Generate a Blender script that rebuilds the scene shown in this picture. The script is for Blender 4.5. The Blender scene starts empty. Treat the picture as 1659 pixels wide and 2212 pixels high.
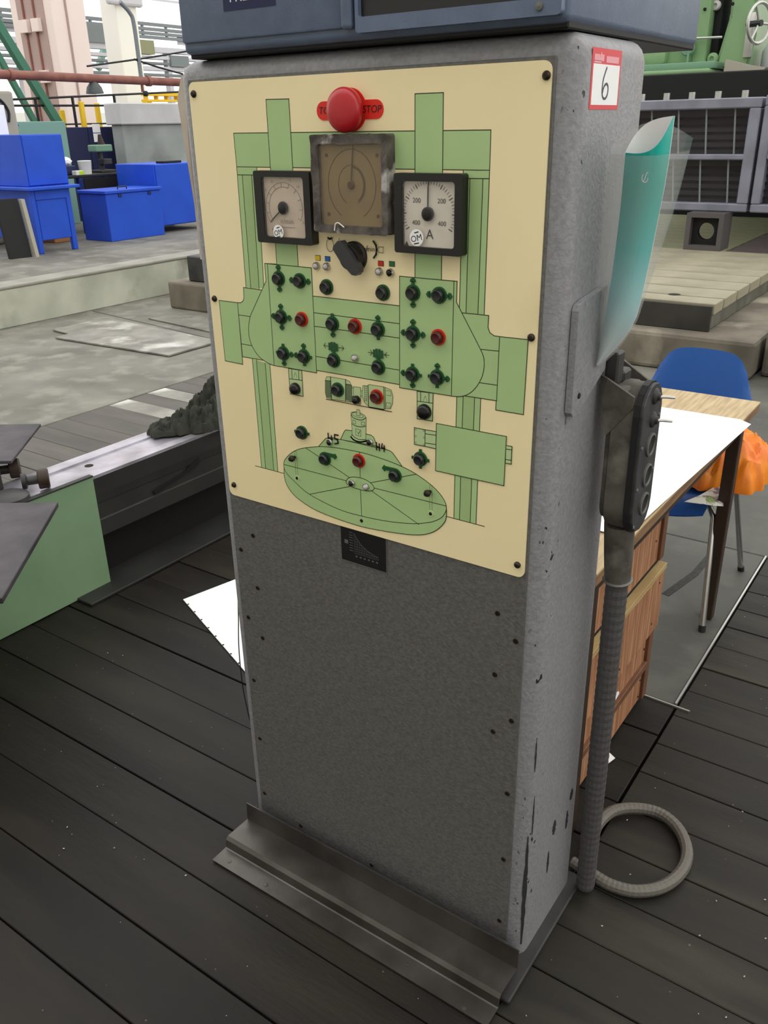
import bpy, bmesh, math, random
from mathutils import Vector, Matrix, noise as mnoise

# ------------------------------------------------------------------ camera, sky, exposure
scene = bpy.context.scene
COL = scene.collection
CAM = Vector((1.21487, -1.16649, 1.61338))
RIGHT = Vector((0.82166, 0.56965, -0.01942))
UP = Vector((-0.22094, 0.34973, 0.91043))
FWD = Vector((-0.52542, 0.74377, -0.41321))
FPX = 1839.37
camd = bpy.data.cameras.new('camera')
camd.sensor_width = 36.0
camd.lens = FPX / 2212 * 36.0
camd.clip_start = 0.02
camd.clip_end = 300
cam = bpy.data.objects.new('camera', camd)
COL.objects.link(cam)
cam.matrix_world = Matrix((
    (RIGHT.x, UP.x, -FWD.x, CAM.x),
    (RIGHT.y, UP.y, -FWD.y, CAM.y),
    (RIGHT.z, UP.z, -FWD.z, CAM.z),
    (0, 0, 0, 1)))
scene.camera = cam

world = bpy.data.worlds.new('overcast_daylight')
scene.world = world
world.use_nodes = True
bgn = world.node_tree.nodes['Background']
bgn.inputs[0].default_value = (1.0, 0.985, 0.96, 1)
bgn.inputs[1].default_value = 1.85
scene.view_settings.view_transform = 'Standard'
scene.view_settings.look = 'None'
scene.view_settings.gamma = 1.0
scene.view_settings.use_curve_mapping = False
scene.view_settings.exposure = 0.0

# ------------------------------------------------------------------ helpers
random.seed(7)
X, Y, Z = 0, 1, 2

def at(px, py, ax, val):
    """survey: where the sight line of a photo point meets a real plane (axis = value)"""
    d = RIGHT * ((px - 829.5) / FPX) - UP * ((py - 1106) / FPX) + FWD
    return CAM + d * ((val - CAM[ax]) / d[ax])

def srgb(r, g, b):
    f = lambda c: (c / 255 / 12.92) if c / 255 <= 0.04045 else ((c / 255 + 0.055) / 1.055) ** 2.4
    return (f(r), f(g), f(b), 1)

MATS = {}
def mat(name, col, rough=0.6, metal=0.0, col2=None, scale=6.0, stretch=(1, 1, 1), lo=0.35, hi=0.65,
        bump=0.0, bscale=60.0, spec=0.4, detail=4.0, speck=None, speck_scale=90.0, speck_size=0.12,
        rand=0.0, alpha=1.0, coat=0.0, col3=None, scale3=2.0, lo3=.5, hi3=.62):
    m = bpy.data.materials.new(name)
    m.use_nodes = True
    nt = m.node_tree
    b = nt.nodes['Principled BSDF']
    b.inputs['Roughness'].default_value = rough
    b.inputs['Metallic'].default_value = metal
    b.inputs['Specular IOR Level'].default_value = spec
    b.inputs['Coat Weight'].default_value = coat
    b.inputs['Alpha'].default_value = alpha
    b.inputs['Base Color'].default_value = col
    tc = nt.nodes.new('ShaderNodeTexCoord')
    mp = nt.nodes.new('ShaderNodeMapping')
    nt.links.new(tc.outputs['Object'], mp.inputs[0])
    mp.inputs['Scale'].default_value = stretch
    out = None
    oi = None
    if rand:
        oi = nt.nodes.new('ShaderNodeObjectInfo')
        ad = nt.nodes.new('ShaderNodeVectorMath')
        ad.operation = 'ADD'
        sc = nt.nodes.new('ShaderNodeVectorMath')
        sc.operation = 'SCALE'
        sc.inputs[0].default_value = (37, 53, 71)
        nt.links.new(oi.outputs['Random'], sc.inputs['Scale'])
        nt.links.new(mp.outputs[0], ad.inputs[0])
        nt.links.new(sc.outputs[0], ad.inputs[1])
        vec = ad.outputs[0]
    else:
        vec = mp.outputs[0]
    def mixc(a, bcol, fac):
        mx = nt.nodes.new('ShaderNodeMix')
        mx.data_type = 'RGBA'
        if hasattr(a, 'links'):
            nt.links.new(a, mx.inputs[6])
        else:
            mx.inputs[6].default_value = a
        if hasattr(bcol, 'links'):
            nt.links.new(bcol, mx.inputs[7])
        else:
            mx.inputs[7].default_value = bcol
        nt.links.new(fac, mx.inputs[0])
        return mx.outputs[2]
    def ramp(sock, a, bb):
        r = nt.nodes.new('ShaderNodeMapRange')
        r.inputs[1].default_value = a
        r.inputs[2].default_value = bb
        nt.links.new(sock, r.inputs[0])
        return r.outputs[0]
    def noise(s, d=detail, v=None):
        n = nt.nodes.new('ShaderNodeTexNoise')
        n.inputs['Scale'].default_value = s
        n.inputs['Detail'].default_value = d
        nt.links.new(v if v is not None else vec, n.inputs['Vector'])
        return n.outputs[0]
    cur = col
    if col2:
        cur = mixc(cur, col2, ramp(noise(scale), lo, hi))
    if col3:
        cur = mixc(cur, col3, ramp(noise(scale3, 6), lo3, hi3))
    if speck:
        v = nt.nodes.new('ShaderNodeTexVoronoi')
        v.inputs['Scale'].default_value = speck_scale
        nt.links.new(tc.outputs['Object'], v.inputs['Vector'])
        cur = mixc(cur, speck, ramp(v.outputs['Distance'], speck_size, speck_size * 0.5))
    if rand:
        hs = nt.nodes.new('ShaderNodeHueSaturation')
        mr = nt.nodes.new('ShaderNodeMapRange')
        mr.inputs[3].default_value = 1 - rand
        mr.inputs[4].default_value = 1 + rand
        nt.links.new(oi.outputs['Random'], mr.inputs[0])
        nt.links.new(mr.outputs[0], hs.inputs['Value'])
        if hasattr(cur, 'links'):
            nt.links.new(cur, hs.inputs['Color'])
        else:
            hs.inputs['Color'].default_value = cur
        cur = hs.outputs[0]
    if hasattr(cur, 'links'):
        nt.links.new(cur, b.inputs['Base Color'])
    if bump:
        bp = nt.nodes.new('ShaderNodeBump')
        bp.inputs['Strength'].default_value = bump
        bp.inputs['Distance'].default_value = 0.002
        nt.links.new(noise(bscale, 3), bp.inputs['Height'])
        nt.links.new(bp.outputs[0], b.inputs['Normal'])
    MATS[name] = m
    return m

def clear_mat(name, tint=(1, 1, 1, 1), gloss=0.08, rough=0.08, milk=0.0, milk_col=(.8, .8, .78, 1)):
    """clear film or pane: mostly lets light through, a little gloss, optional haze in the sheet itself"""
    m = bpy.data.materials.new(name)
    m.use_nodes = True
    nt = m.node_tree
    for n in list(nt.nodes):
        if n.type == 'BSDF_PRINCIPLED':
            nt.nodes.remove(n)
    out = nt.nodes['Material Output']
    tr = nt.nodes.new('ShaderNodeBsdfTransparent')
    tr.inputs[0].default_value = tint
    gl = nt.nodes.new('ShaderNodeBsdfGlossy')
    gl.inputs['Roughness'].default_value = rough
    mx = nt.nodes.new('ShaderNodeMixShader')
    mx.inputs[0].default_value = gloss
    nt.links.new(tr.outputs[0], mx.inputs[1])
    nt.links.new(gl.outputs[0], mx.inputs[2])
    last = mx
    if milk:
        df = nt.nodes.new('ShaderNodeBsdfDiffuse')
        df.inputs[0].default_value = milk_col
        m2 = nt.nodes.new('ShaderNodeMixShader')
        m2.inputs[0].default_value = milk
        nt.links.new(mx.outputs[0], m2.inputs[1])
        nt.links.new(df.outputs[0], m2.inputs[2])
        last = m2
    nt.links.new(last.outputs[0], out.inputs[0])
    MATS[name] = m
    return m

WPOS = {}
def finish(o, label, cat, group, kind):
    if label: o['label'] = label
    if cat: o['category'] = cat
    if group: o['group'] = group
    if kind: o['kind'] = kind

def thing(name, loc, label=None, cat=None, group=None, kind=None, parent=None):
    o = bpy.data.objects.new(name, None)
    o.empty_display_size = 0.05
    COL.objects.link(o)
    loc = Vector(loc)
    WPOS[o] = loc
    o.location = loc
    if parent:
        o.parent = parent
        o.location = loc - WPOS[parent]
    finish(o, label, cat, group, kind)
    return o

def obj(name, bm, m, parent=None, label=None, cat=None, group=None, kind=None, smooth=False, origin=None):
    """bm is in world metres; the object gets its origin at the middle of its own mesh"""
    bm.normal_update()
    vs = [v.co for v in bm.verts]
    lo = Vector((min(v.x for v in vs), min(v.y for v in vs), min(v.z for v in vs)))
    hi = Vector((max(v.x for v in vs), max(v.y for v in vs), max(v.z for v in vs)))
    c = Vector(origin) if origin is not None else (lo + hi) / 2
    bmesh.ops.translate(bm, verts=bm.verts, vec=-c)
    me = bpy.data.meshes.new(name)
    bm.to_mesh(me)
    bm.free()
    for mm in (m if isinstance(m, (list, tuple)) else [m]):
        me.materials.append(MATS[mm] if isinstance(mm, str) else mm)
    if smooth:
        me.polygons.foreach_set('use_smooth', [True] * len(me.polygons))
        me.set_sharp_from_angle(angle=math.radians(38))
    o = bpy.data.objects.new(name, me)
    COL.objects.link(o)
    WPOS[o] = c
    o.location = c
    if parent:
        o.parent = parent
        o.location = c - WPOS[parent]
    finish(o, label, cat, group, kind)
    return o

def dup(root, offset, label=None):
    offset = Vector(offset)
    r = root.copy()
    COL.objects.link(r)
    r.location = root.location + offset
    WPOS[r] = WPOS[root] + offset
    if label: r['label'] = label
    for ch in list(root.children):
        c = ch.copy()
        COL.objects.link(c)
        c.parent = r
        WPOS[c] = WPOS[ch] + offset
        for g in list(ch.children):
            d = g.copy()
            COL.objects.link(d)
            d.parent = c
    return r

def share(src, name, loc, parent, rot=None, scale=None):
    """another piece sharing src's mesh, centred at world loc"""
    o = bpy.data.objects.new(name, src.data)
    COL.objects.link(o)
    o.parent = parent
    o.location = Vector(loc) - (WPOS[parent] if parent else Vector())
    if rot: o.rotation_euler = rot
    if scale: o.scale = scale
    WPOS[o] = Vector(loc)
    return o

def B():
    return bmesh.new()

def box(bm, x0, x1, y0, y1, z0, z1, bev=0.0, seg=2, mi=0, keep=None):
    vs = [bm.verts.new((x, y, z)) for z in (z0, z1) for y in (y0, y1) for x in (x0, x1)]
    fs = [(0, 2, 3, 1), (4, 5, 7, 6), (0, 1, 5, 4), (2, 6, 7, 3), (0, 4, 6, 2), (1, 3, 7, 5)]
    faces = [bm.faces.new([vs[i] for i in f]) for f in fs]
    for f in faces: f.material_index = mi
    if bev:
        es = list({e for f in faces for e in f.edges})
        if keep: es = [e for e in es if keep(e)]
        r = bmesh.ops.bevel(bm, geom=es, offset=bev, segments=seg, profile=0.5, affect='EDGES')
        for f in r['faces']: f.material_index = mi
    return bm

def bar(bm, a, b, w, h, up=(0, 0, 1), mi=0):
    """rectangular bar from a to b"""
    a = Vector(a); b = Vector(b)
    d = (b - a).normalized()
    s = d.cross(Vector(up))
    if s.length < 1e-4: s = d.cross(Vector((1, 0, 0)))
    s.normalize()
    u = s.cross(d)
    vs = []
    for p in (a, b):
        for i, j in ((-1, -1), (1, -1), (1, 1), (-1, 1)):
            vs.append(bm.verts.new(p + s * (i * w / 2) + u * (j * h / 2)))
    for f in ((3, 2, 1, 0), (4, 5, 6, 7), (0, 1, 5, 4), (1, 2, 6, 5), (2, 3, 7, 6), (3, 0, 4, 7)):
        bm.faces.new([vs[i] for i in f]).material_index = mi
    return bm

def prism(bm, pts, vec, mi=0):
    """closed solid: polygon of 3D points pushed along vec"""
    vec = Vector(vec)
    a = [bm.verts.new(Vector(p)) for p in pts]
    b = [bm.verts.new(Vector(p) + vec) for p in pts]
    n = len(pts)
    fs = [bm.faces.new(a), bm.faces.new(b[::-1])]
    for i in range(n):
        fs.append(bm.faces.new((a[(i + 1) % n], a[i], b[i], b[(i + 1) % n])))
    for f in fs: f.material_index = mi
    bmesh.ops.recalc_face_normals(bm, faces=fs)
    return bm

def ring_prism(bm, outer, inner, vec, mi=0):
    """polygon frame (outer and inner loops of equal length) pushed along vec"""
    vec = Vector(vec)
    n = len(outer)
    L = [[bm.verts.new(Vector(p) + k * vec) for p in loop] for k in (0, 1) for loop in (outer, inner)]
    o0, i0, o1, i1 = L
    fs = []
    for i in range(n):
        j = (i + 1) % n
        for q in ((o0[i], o0[j], i0[j], i0[i]), (o1[j], o1[i], i1[i], i1[j]),
                  (o0[j], o0[i], o1[i], o1[j]), (i0[i], i0[j], i1[j], i1[i])):
            fs.append(bm.faces.new(q))
    for f in fs: f.material_index = mi
    bmesh.ops.recalc_face_normals(bm, faces=fs)
    return bm

def lathe(bm, o, axis, prof, seg=20, mi=0, cap=True):
    """profile [(radius, height)] turned round an axis through o"""
    o = Vector(o); ax = Vector(axis).normalized()
    s = ax.cross(Vector((0, 0, 1)))
    if s.length < 1e-3: s = Vector((1, 0, 0))
    s.normalize(); t = ax.cross(s)
    rings = []
    for r, h in prof:
        if r < 1e-6:
            rings.append([bm.verts.new(o + ax * h)])
        else:
            rings.append([bm.verts.new(o + ax * h + (s * math.cos(2 * math.pi * k / seg) + t * math.sin(2 * math.pi * k / seg)) * r) for k in range(seg)])
    fs = []
    for a, b in zip(rings, rings[1:]):
        for k in range(seg):
            q = []
            l = (k + 1) % seg
            if len(a) == 1 and len(b) == 1: continue
            if len(a) == 1: q = (a[0], b[k], b[l])
            elif len(b) == 1: q = (a[k], b[0], a[l])
            else: q = (a[k], b[k], b[l], a[l])
            fs.append(bm.faces.new(q))
    if cap:
        for r in (rings[0], rings[-1]):
            if len(r) > 1: fs.append(bm.faces.new(r))
    for f in fs: f.material_index = mi
    bmesh.ops.recalc_face_normals(bm, faces=fs)
    return bm

def tube(bm, pts, r, seg=10, closed=False, mi=0):
    pts = [Vector(p) for p in pts]
    rr = r if isinstance(r, (list, tuple)) else [r] * len(pts)
    n = len(pts)
    tang = []
    for i in range(n):
        if closed: t = pts[(i + 1) % n] - pts[i - 1]
        else: t = pts[min(i + 1, n - 1)] - pts[max(i - 1, 0)]
        tang.append(t.normalized())
    u = tang[0].cross(Vector((0, 0, 1)))
    if u.length < 1e-3: u = tang[0].cross(Vector((1, 0, 0)))
    u.normalize()
    rings = []
    for i in range(n):
        u = (u - tang[i] * u.dot(tang[i])).normalized()
        w = tang[i].cross(u)
        rings.append([bm.verts.new(pts[i] + (u * math.cos(2 * math.pi * k / seg) + w * math.sin(2 * math.pi * k / seg)) * rr[i]) for k in range(seg)])
    fs = []
    m = n if closed else n - 1
    for i in range(m):
        a, b = rings[i], rings[(i + 1) % n]
        for k in range(seg):
            l = (k + 1) % seg
            fs.append(bm.faces.new((a[k], a[l], b[l], b[k])))
    if not closed:
        fs.append(bm.faces.new(rings[0][::-1])); fs.append(bm.faces.new(rings[-1]))
    for f in fs: f.material_index = mi
    bmesh.ops.recalc_face_normals(bm, faces=fs)
    return bm

def spline(pts, n=8, closed=False):
    pts = [Vector(p) for p in pts]
    out = []
    N = len(pts)
    rng = range(N) if closed else range(N - 1)
    for i in rng:
        g = (lambda k: pts[k % N]) if closed else (lambda k: pts[max(0, min(N - 1, k))])
        p0, p1, p2, p3 = g(i - 1), g(i), g(i + 1), g(i + 2)
        for k in range(n):
            t = k / n
            out.append(0.5 * ((2 * p1) + (p2 - p0) * t + (2 * p0 - 5 * p1 + 4 * p2 - p3) * t * t + (3 * p1 - p0 - 3 * p2 + p3) * t ** 3))
    if not closed: out.append(pts[-1])
    return out

def text(bm, s, size, o, right, up, depth=0.0004, mi=0, align='CENTER', shear=0.0):
    """flat lettering added to bm; o = middle of the line"""
    cu = bpy.data.curves.new('lettering', 'FONT')
    cu.body = s; cu.size = size; cu.align_x = align; cu.align_y = 'CENTER'; cu.shear = shear
    cu.resolution_u = 3
    t = bpy.data.objects.new('lettering', cu)
    me = bpy.data.meshes.new_from_object(t)
    right = Vector(right).normalized(); up = Vector(up).normalized(); n = right.cross(up)
    o = Vector(o)
    vs = [bm.verts.new(o + right * v.co.x + up * v.co.y + n * depth) for v in me.vertices]
    for p in me.polygons:
        try:
            bm.faces.new([vs[i] for i in p.vertices]).material_index = mi
        except ValueError:
            pass
    bpy.data.objects.remove(t); bpy.data.curves.remove(cu); bpy.data.meshes.remove(me)
    return bm

# ------------------------------------------------------------------ materials
mat('dark_subfloor', srgb(18, 16, 14), 0.9)
mat('oiled_plank', srgb(34, 31, 27), 0.5, col2=srgb(27, 25, 22), scale=5, stretch=(0.5, 2.2, 1), lo=.3, hi=.7,
    bump=0.5, bscale=40, rand=0.10, spec=0.2, speck=srgb(96, 92, 84), speck_scale=17, speck_size=0.04,
    col3=srgb(45, 42, 35), scale3=3.0, lo3=.45, hi3=.75)
mat('dry_plank', srgb(39, 36, 29), 0.6, col2=srgb(29, 27, 22), scale=5, stretch=(0.5, 2.6, 1), lo=.3, hi=.7, bump=0.5, bscale=40, rand=0.12, spec=0.3, speck=srgb(104, 98, 82), speck_scale=15, speck_size=0.06, col3=srgb(52, 49, 40), scale3=4, lo3=.48, hi3=.72)
mat('skylit_plank', srgb(84, 80, 72), 0.5, col2=srgb(70, 66, 60), scale=5, stretch=(0.5, 2.2, 1), bump=0.4, bscale=40, rand=0.15, spec=0.4)  # same boards behind the bed, sky reflection put into a lighter colour
mat('concrete', srgb(126, 124, 115), 0.7, col2=srgb(99, 97, 89), scale=1.6, lo=.35, hi=.65, bump=0.4, bscale=30,
    col3=srgb(142, 140, 130), scale3=4.5, lo3=.5, hi3=.72)
mat('green_concrete', srgb(196, 198, 182), 0.8, col2=srgb(168, 170, 154), scale=2.2, bump=0.6, bscale=14,
    col3=srgb(100, 100, 86), scale3=1.4, lo3=.56, hi3=.74)
mat('dirty_concrete', srgb(124, 118, 104), 0.85, col2=srgb(92, 86, 76), scale=3, bump=0.8, bscale=12,
    col3=srgb(160, 154, 136), scale3=2.4, lo3=.55, hi3=.7)
mat('kerb_cap', srgb(156, 154, 144), 0.7, col2=srgb(136, 134, 124), scale=3)
mat('aluminium', srgb(190, 190, 184), 0.35, 0.7)
mat('concrete_dark', srgb(84, 84, 78), 0.6, col2=srgb(70, 70, 65), scale=2.5, lo=.35, hi=.65, bump=0.4, bscale=30, col3=srgb(98, 98, 90), scale3=5, lo3=.5, hi3=.75)
mat('asphalt', srgb(52, 52, 49), 0.9, bump=0.6, bscale=120, col2=srgb(66, 66, 62), scale=60)

def hammer(name, c, c2):
    return mat(name, c, 0.42, 0.0, col2=c2, scale=120, lo=.35, hi=.65, bump=0.55, bscale=170, spec=0.5)
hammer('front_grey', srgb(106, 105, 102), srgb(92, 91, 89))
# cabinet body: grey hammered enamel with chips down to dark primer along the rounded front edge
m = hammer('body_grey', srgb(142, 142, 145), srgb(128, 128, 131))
nt = m.node_tree
bs = nt.nodes['Principled BSDF']
src = bs.inputs['Base Color'].links[0].from_socket
tc = nt.nodes.new('ShaderNodeTexCoord')
sp = nt.nodes.new('ShaderNodeSeparateXYZ'); nt.links.new(tc.outputs['Object'], sp.inputs[0])
n1 = nt.nodes.new('ShaderNodeTexNoise'); n1.inputs['Scale'].default_value = 75; n1.inputs['Detail'].default_value = 2
mpn = nt.nodes.new('ShaderNodeMapping'); mpn.inputs['Scale'].default_value = (1, 1, .55)
nt.links.new(tc.outputs['Object'], mpn.inputs[0]); nt.links.new(mpn.outputs[0], n1.inputs['Vector'])
n2 = nt.nodes.new('ShaderNodeTexNoise'); n2.inputs['Scale'].default_value = 5.5; n2.inputs['Detail'].default_value = 2
nt.links.new(tc.outputs['Object'], n2.inputs['Vector'])
def mrange(sock, a, b_, c=0.0, d=1.0):
    r = nt.nodes.new('ShaderNodeMapRange')
    for i, v in ((1, a), (2, b_), (3, c), (4, d)): r.inputs[i].default_value = v
    nt.links.new(sock, r.inputs[0]); return r.outputs[0]
def mth(op, a, b_):
    q = nt.nodes.new('ShaderNodeMath'); q.operation = op
    for i, v in enumerate((a, b_)):
        if hasattr(v, 'links'): nt.links.new(v, q.inputs[i])
        else: q.inputs[i].default_value = v
    return q.outputs[0]
edge = mth('MULTIPLY', mrange(sp.outputs[0], .345, .366), mrange(sp.outputs[1], -.070, -.105))
thr = mth('ADD', n1.outputs[0], mth('MULTIPLY', mth('SUBTRACT', n2.outputs[0], .5), .45))
chip = mth('MULTIPLY', mrange(thr, .70, .712), edge)
mx = nt.nodes.new('ShaderNodeMix'); mx.data_type = 'RGBA'
nt.links.new(src, mx.inputs[6]); mx.inputs[7].default_value = srgb(38, 38, 42); nt.links.new(chip, mx.inputs[0])
nt.links.new(mx.outputs[2], bs.inputs['Base Color'])

mat('chip_dark', srgb(44, 44, 48), 0.6)
mat('cream', srgb(253, 238, 192), 0.38, col2=srgb(250, 232, 184), scale=2, coat=0.1,
    col3=srgb(230, 212, 168), scale3=4.5, lo3=.62, hi3=.85)
mat('print_green', srgb(178, 208, 148), 0.4, col2=srgb(172, 202, 142), scale=5)
mat('print_green_dark', srgb(166, 194, 134), 0.4)
mat('print_green_pale', srgb(190, 212, 158), 0.4)
mat('print_line', srgb(52, 60, 26), 0.5)
mat('print_hatch', srgb(104, 122, 88), 0.5)
mat('print_black', srgb(28, 26, 24), 0.5)
mat('marker_black', srgb(24, 20, 18), 0.6)
mat('ring_green', srgb(34, 84, 46), 0.35)
mat('ring_red', srgb(206, 44, 26), 0.4)
mat('cap_black', srgb(24, 28, 27), 0.28, spec=0.5)
mat('cap_red', srgb(74, 14, 12), 0.3, spec=0.5)
mat('estop_red', srgb(184, 22, 34), 0.3, spec=0.5, coat=0.2)
mat('label_red', srgb(226, 44, 34), 0.45)
mat('yellow', srgb(228, 198, 40), 0.5)
mat('blue', srgb(36, 96, 168), 0.5)
mat('sign_green', srgb(46, 110, 60), 0.5)
mat('chrome', srgb(190, 190, 188), 0.22, 0.9)
mat('lamp_white', srgb(196, 192, 190), 0.2)
mat('lamp_black', srgb(20, 18, 18), 0.15)
mat('bakelite', srgb(22, 22, 20), 0.35, spec=0.5)
mat('knob_grey', srgb(58, 58, 58), 0.4)
mat('dial_white', srgb(240, 232, 222), 0.5, col2=srgb(230, 220, 208), scale=18)
mat('dial_pink', srgb(226, 208, 190), 0.5, col2=srgb(210, 190, 174), scale=22)
mat('dial_brown', srgb(166, 148, 116), 0.6, col2=srgb(150, 134, 106), scale=14)
mat('dial_line', srgb(92, 70, 52), 0.6)
mat('dial_faint', srgb(150, 134, 122), 0.6)
mat('glue', srgb(104, 98, 92), 0.7, col2=srgb(70, 64, 60), scale=28, lo=.38, hi=.6, bump=1.0, bscale=70,
    col3=srgb(178, 176, 172), scale3=22, lo3=.6, hi3=.68)
mat('screw_dark', srgb(52, 44, 38), 0.4, 0.6)
mat('hole_dark', srgb(18, 15, 14), 0.8)
mat('plate_black', srgb(22, 22, 22), 0.45)
mat('plate_line', srgb(96, 98, 96), 0.5)
mat('plate_rim', srgb(112, 112, 108), 0.5, 0.4)
mat('worn_steel', srgb(96, 93, 89), 0.36, 0.6, col2=srgb(74, 71, 67), scale=9, lo=.3, hi=.7, bump=0.25, bscale=50,
    col3=srgb(56, 51, 48), scale3=5, lo3=.5, hi3=.75)
mat('dark_steel', srgb(70, 69, 68), 0.5, 0.3, col2=srgb(52, 51, 50), scale=7, bump=0.3, bscale=60)
mat('bluegrey', srgb(98, 113, 138), 0.38, col2=srgb(91, 105, 129), scale=30, bump=0.12, bscale=300, spec=0.5)
mat('screen_black', srgb(30, 30, 31), 0.35, spec=0.5)
mat('rubber_black', srgb(26, 26, 28), 0.6)
mat('navy', srgb(28, 34, 74), 0.5)
mat('white_print', srgb(225, 228, 235), 0.5)
mat('tag_red', srgb(224, 56, 66), 0.4)
mat('tag_pink', srgb(240, 160, 170), 0.4)
mat('paper', srgb(250, 250, 250), 0.5)
mat('ink_grey', srgb(74, 74, 86), 0.5)
mat('teal', srgb(30, 168, 156), 0.3, coat=0.3)
clear_mat('film', (0.94, 0.95, 0.94, 1), 0.07, 0.15, 0.16, (.75, .75, .73, 1))
clear_mat('pane', (0.97, 0.97, 0.96, 1), 0.05, 0.05)
clear_mat('dull_pane', (0.93, 0.9, 0.84, 1), 0.03, 0.2, 0.07, (.42, .38, .31, 1))
mat('grubby_casting', srgb(104, 100, 92), 0.7, 0.1, col2=srgb(70, 66, 62), scale=14, lo=.35, hi=.6, bump=1.0, bscale=45,
    col3=srgb(134, 132, 120), scale3=9, lo3=.55, hi3=.7)
mat('face_dark', srgb(72, 72, 74), 0.45, 0.3, col2=srgb(52, 52, 54), scale=25)
mat('socket_dark', srgb(26, 26, 26), 0.4)
mat('hose_grey', srgb(84, 82, 82), 0.55, 0.1, bump=0.5, bscale=240)
mat('conduit_grey', srgb(106, 102, 94), 0.55, 0.2, bump=0.5, bscale=220)
mat('desk_wood', srgb(190, 168, 124), 0.45, col2=srgb(158, 134, 94), scale=9, stretch=(9, 0.7, 1), lo=.35, hi=.65)
mat('edge_wood', srgb(150, 116, 82), 0.5, col2=srgb(118, 88, 60), scale=8, stretch=(1, 1, 8))
mat('red_wood', srgb(186, 138, 102), 0.5, col2=srgb(148, 100, 70), scale=11, stretch=(1, 7, 0.4), lo=.35, hi=.6)
mat('pale_wood', srgb(186, 160, 110), 0.6, col2=srgb(164, 138, 92), scale=14, stretch=(1, .6, 5))
mat('brown_wood', srgb(120, 82, 56), 0.55, col2=srgb(96, 62, 42), scale=9, stretch=(1, 1, .4))
mat('brown_steel', srgb(58, 44, 36), 0.5, 0.2)
mat('chair_blue', srgb(32, 84, 158), 0.42, spec=0.4, bump=0.1, bscale=300)
mat('orange_bag', srgb(244, 148, 30), 0.4, col2=srgb(232, 118, 22), scale=12, spec=0.4)
mat('leaflet', srgb(228, 228, 214), 0.5, col2=srgb(122, 104, 120), scale=22, lo=.48, hi=.56,
    col3=srgb(140, 176, 92), scale3=15, lo3=.56, hi3=.62)
mat('green_paint', srgb(136, 168, 130), 0.5, col2=srgb(120, 150, 114), scale=2.5, lo=.3, hi=.7)
mat('bed_steel', srgb(196, 194, 204), 0.32, 0.55, col2=srgb(140, 136, 142), scale=6, lo=.35, hi=.7)
mat('bed_side', srgb(52, 52, 49), 0.55, 0.2, col2=srgb(42, 42, 40), scale=5)
mat('plate_grey', srgb(76, 72, 78), 0.6, 0.1, col2=srgb(50, 47, 51), scale=7, lo=.35, hi=.65, bump=0.8, bscale=25)
mat('floor_sheet', srgb(160, 158, 148), 0.4, 0.3, col2=srgb(122, 120, 112), scale=4,
    col3=srgb(206, 206, 198), scale3=2.6, lo3=.55, hi3=.68)
mat('rag_cloth', srgb(64, 66, 57), 0.9, col2=srgb(44, 45, 40), scale=9)
mat('cobalt', srgb(38, 86, 208), 0.42, spec=0.4, col2=srgb(35, 80, 199), scale=3)
mat('cobalt_dark', srgb(24, 42, 104), 0.45)
mat('grey_beige', srgb(168, 164, 150), 0.6)
mat('slab_light', srgb(206, 206, 208), 0.7, col2=srgb(190, 190, 190), scale=2)
mat('slab_grey', srgb(164, 170, 168), 0.7, col2=srgb(140, 146, 144), scale=1.5, col3=srgb(110, 114, 112), scale3=1.2, lo3=.58, hi3=.75)
mat('fence_black', srgb(26, 28, 32), 0.5)
mat('post_yellow', srgb(238, 196, 40), 0.5)
mat('pipe_brown', srgb(150, 96, 84), 0.6, col2=srgb(124, 78, 68), scale=6)
mat('column_pink', srgb(240, 222, 216), 0.7)
mat('column_shade', srgb(176, 152, 146), 0.7)  # darker copy of column_pink: shade of the side face put into the colour
mat('brace_green', srgb(64, 120, 96), 0.5)
mat('sheet_teal', srgb(128, 168, 158), 0.6)
mat('lamp_grey', srgb(76, 84, 84), 0.5)
mat('steel_pale', srgb(206, 206, 214), 0.6)
mat('steel_mid', srgb(126, 134, 136), 0.6)
mat('roof_grey', srgb(205, 202, 194), 0.8)
mat('wall_white', srgb(244, 244, 236), 0.8)
mat('machine_green', srgb(132, 166, 120), 0.28, spec=0.5, col2=srgb(122, 156, 112), scale=2)
mat('machine_green_dark', srgb(112, 148, 122), 0.5)
mat('void_black', srgb(16, 17, 18), 0.7)
mat('frame_grey', srgb(136, 138, 152), 0.5, 0.1, col2=srgb(120, 122, 134), scale=5)
mat('cell_grey', srgb(96, 92, 94), 0.6)
mat('bar_dark', srgb(18, 18, 20), 0.6)
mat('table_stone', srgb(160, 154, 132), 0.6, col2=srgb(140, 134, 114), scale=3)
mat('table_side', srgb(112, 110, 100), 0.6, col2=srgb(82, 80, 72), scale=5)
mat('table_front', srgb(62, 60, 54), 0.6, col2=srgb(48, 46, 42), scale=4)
mat('block_dark', srgb(84, 80, 80), 0.6)
mat('board_lime', srgb(146, 148, 116), 0.7)
mat('board_mauve', srgb(110, 100, 98), 0.7)
mat('beige_cover', srgb(212, 200, 186), 0.7, col2=srgb(180, 166, 150), scale=6)
mat('cardboard', srgb(178, 124, 76), 0.8)
mat('swarf', srgb(208, 204, 196), 0.3, 0.5)
mat('crate_white', srgb(226, 226, 216), 0.6)
mat('lime_label', srgb(190, 220, 40), 0.5)
mat('bag_pale', srgb(190, 220, 236), 0.6)

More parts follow.
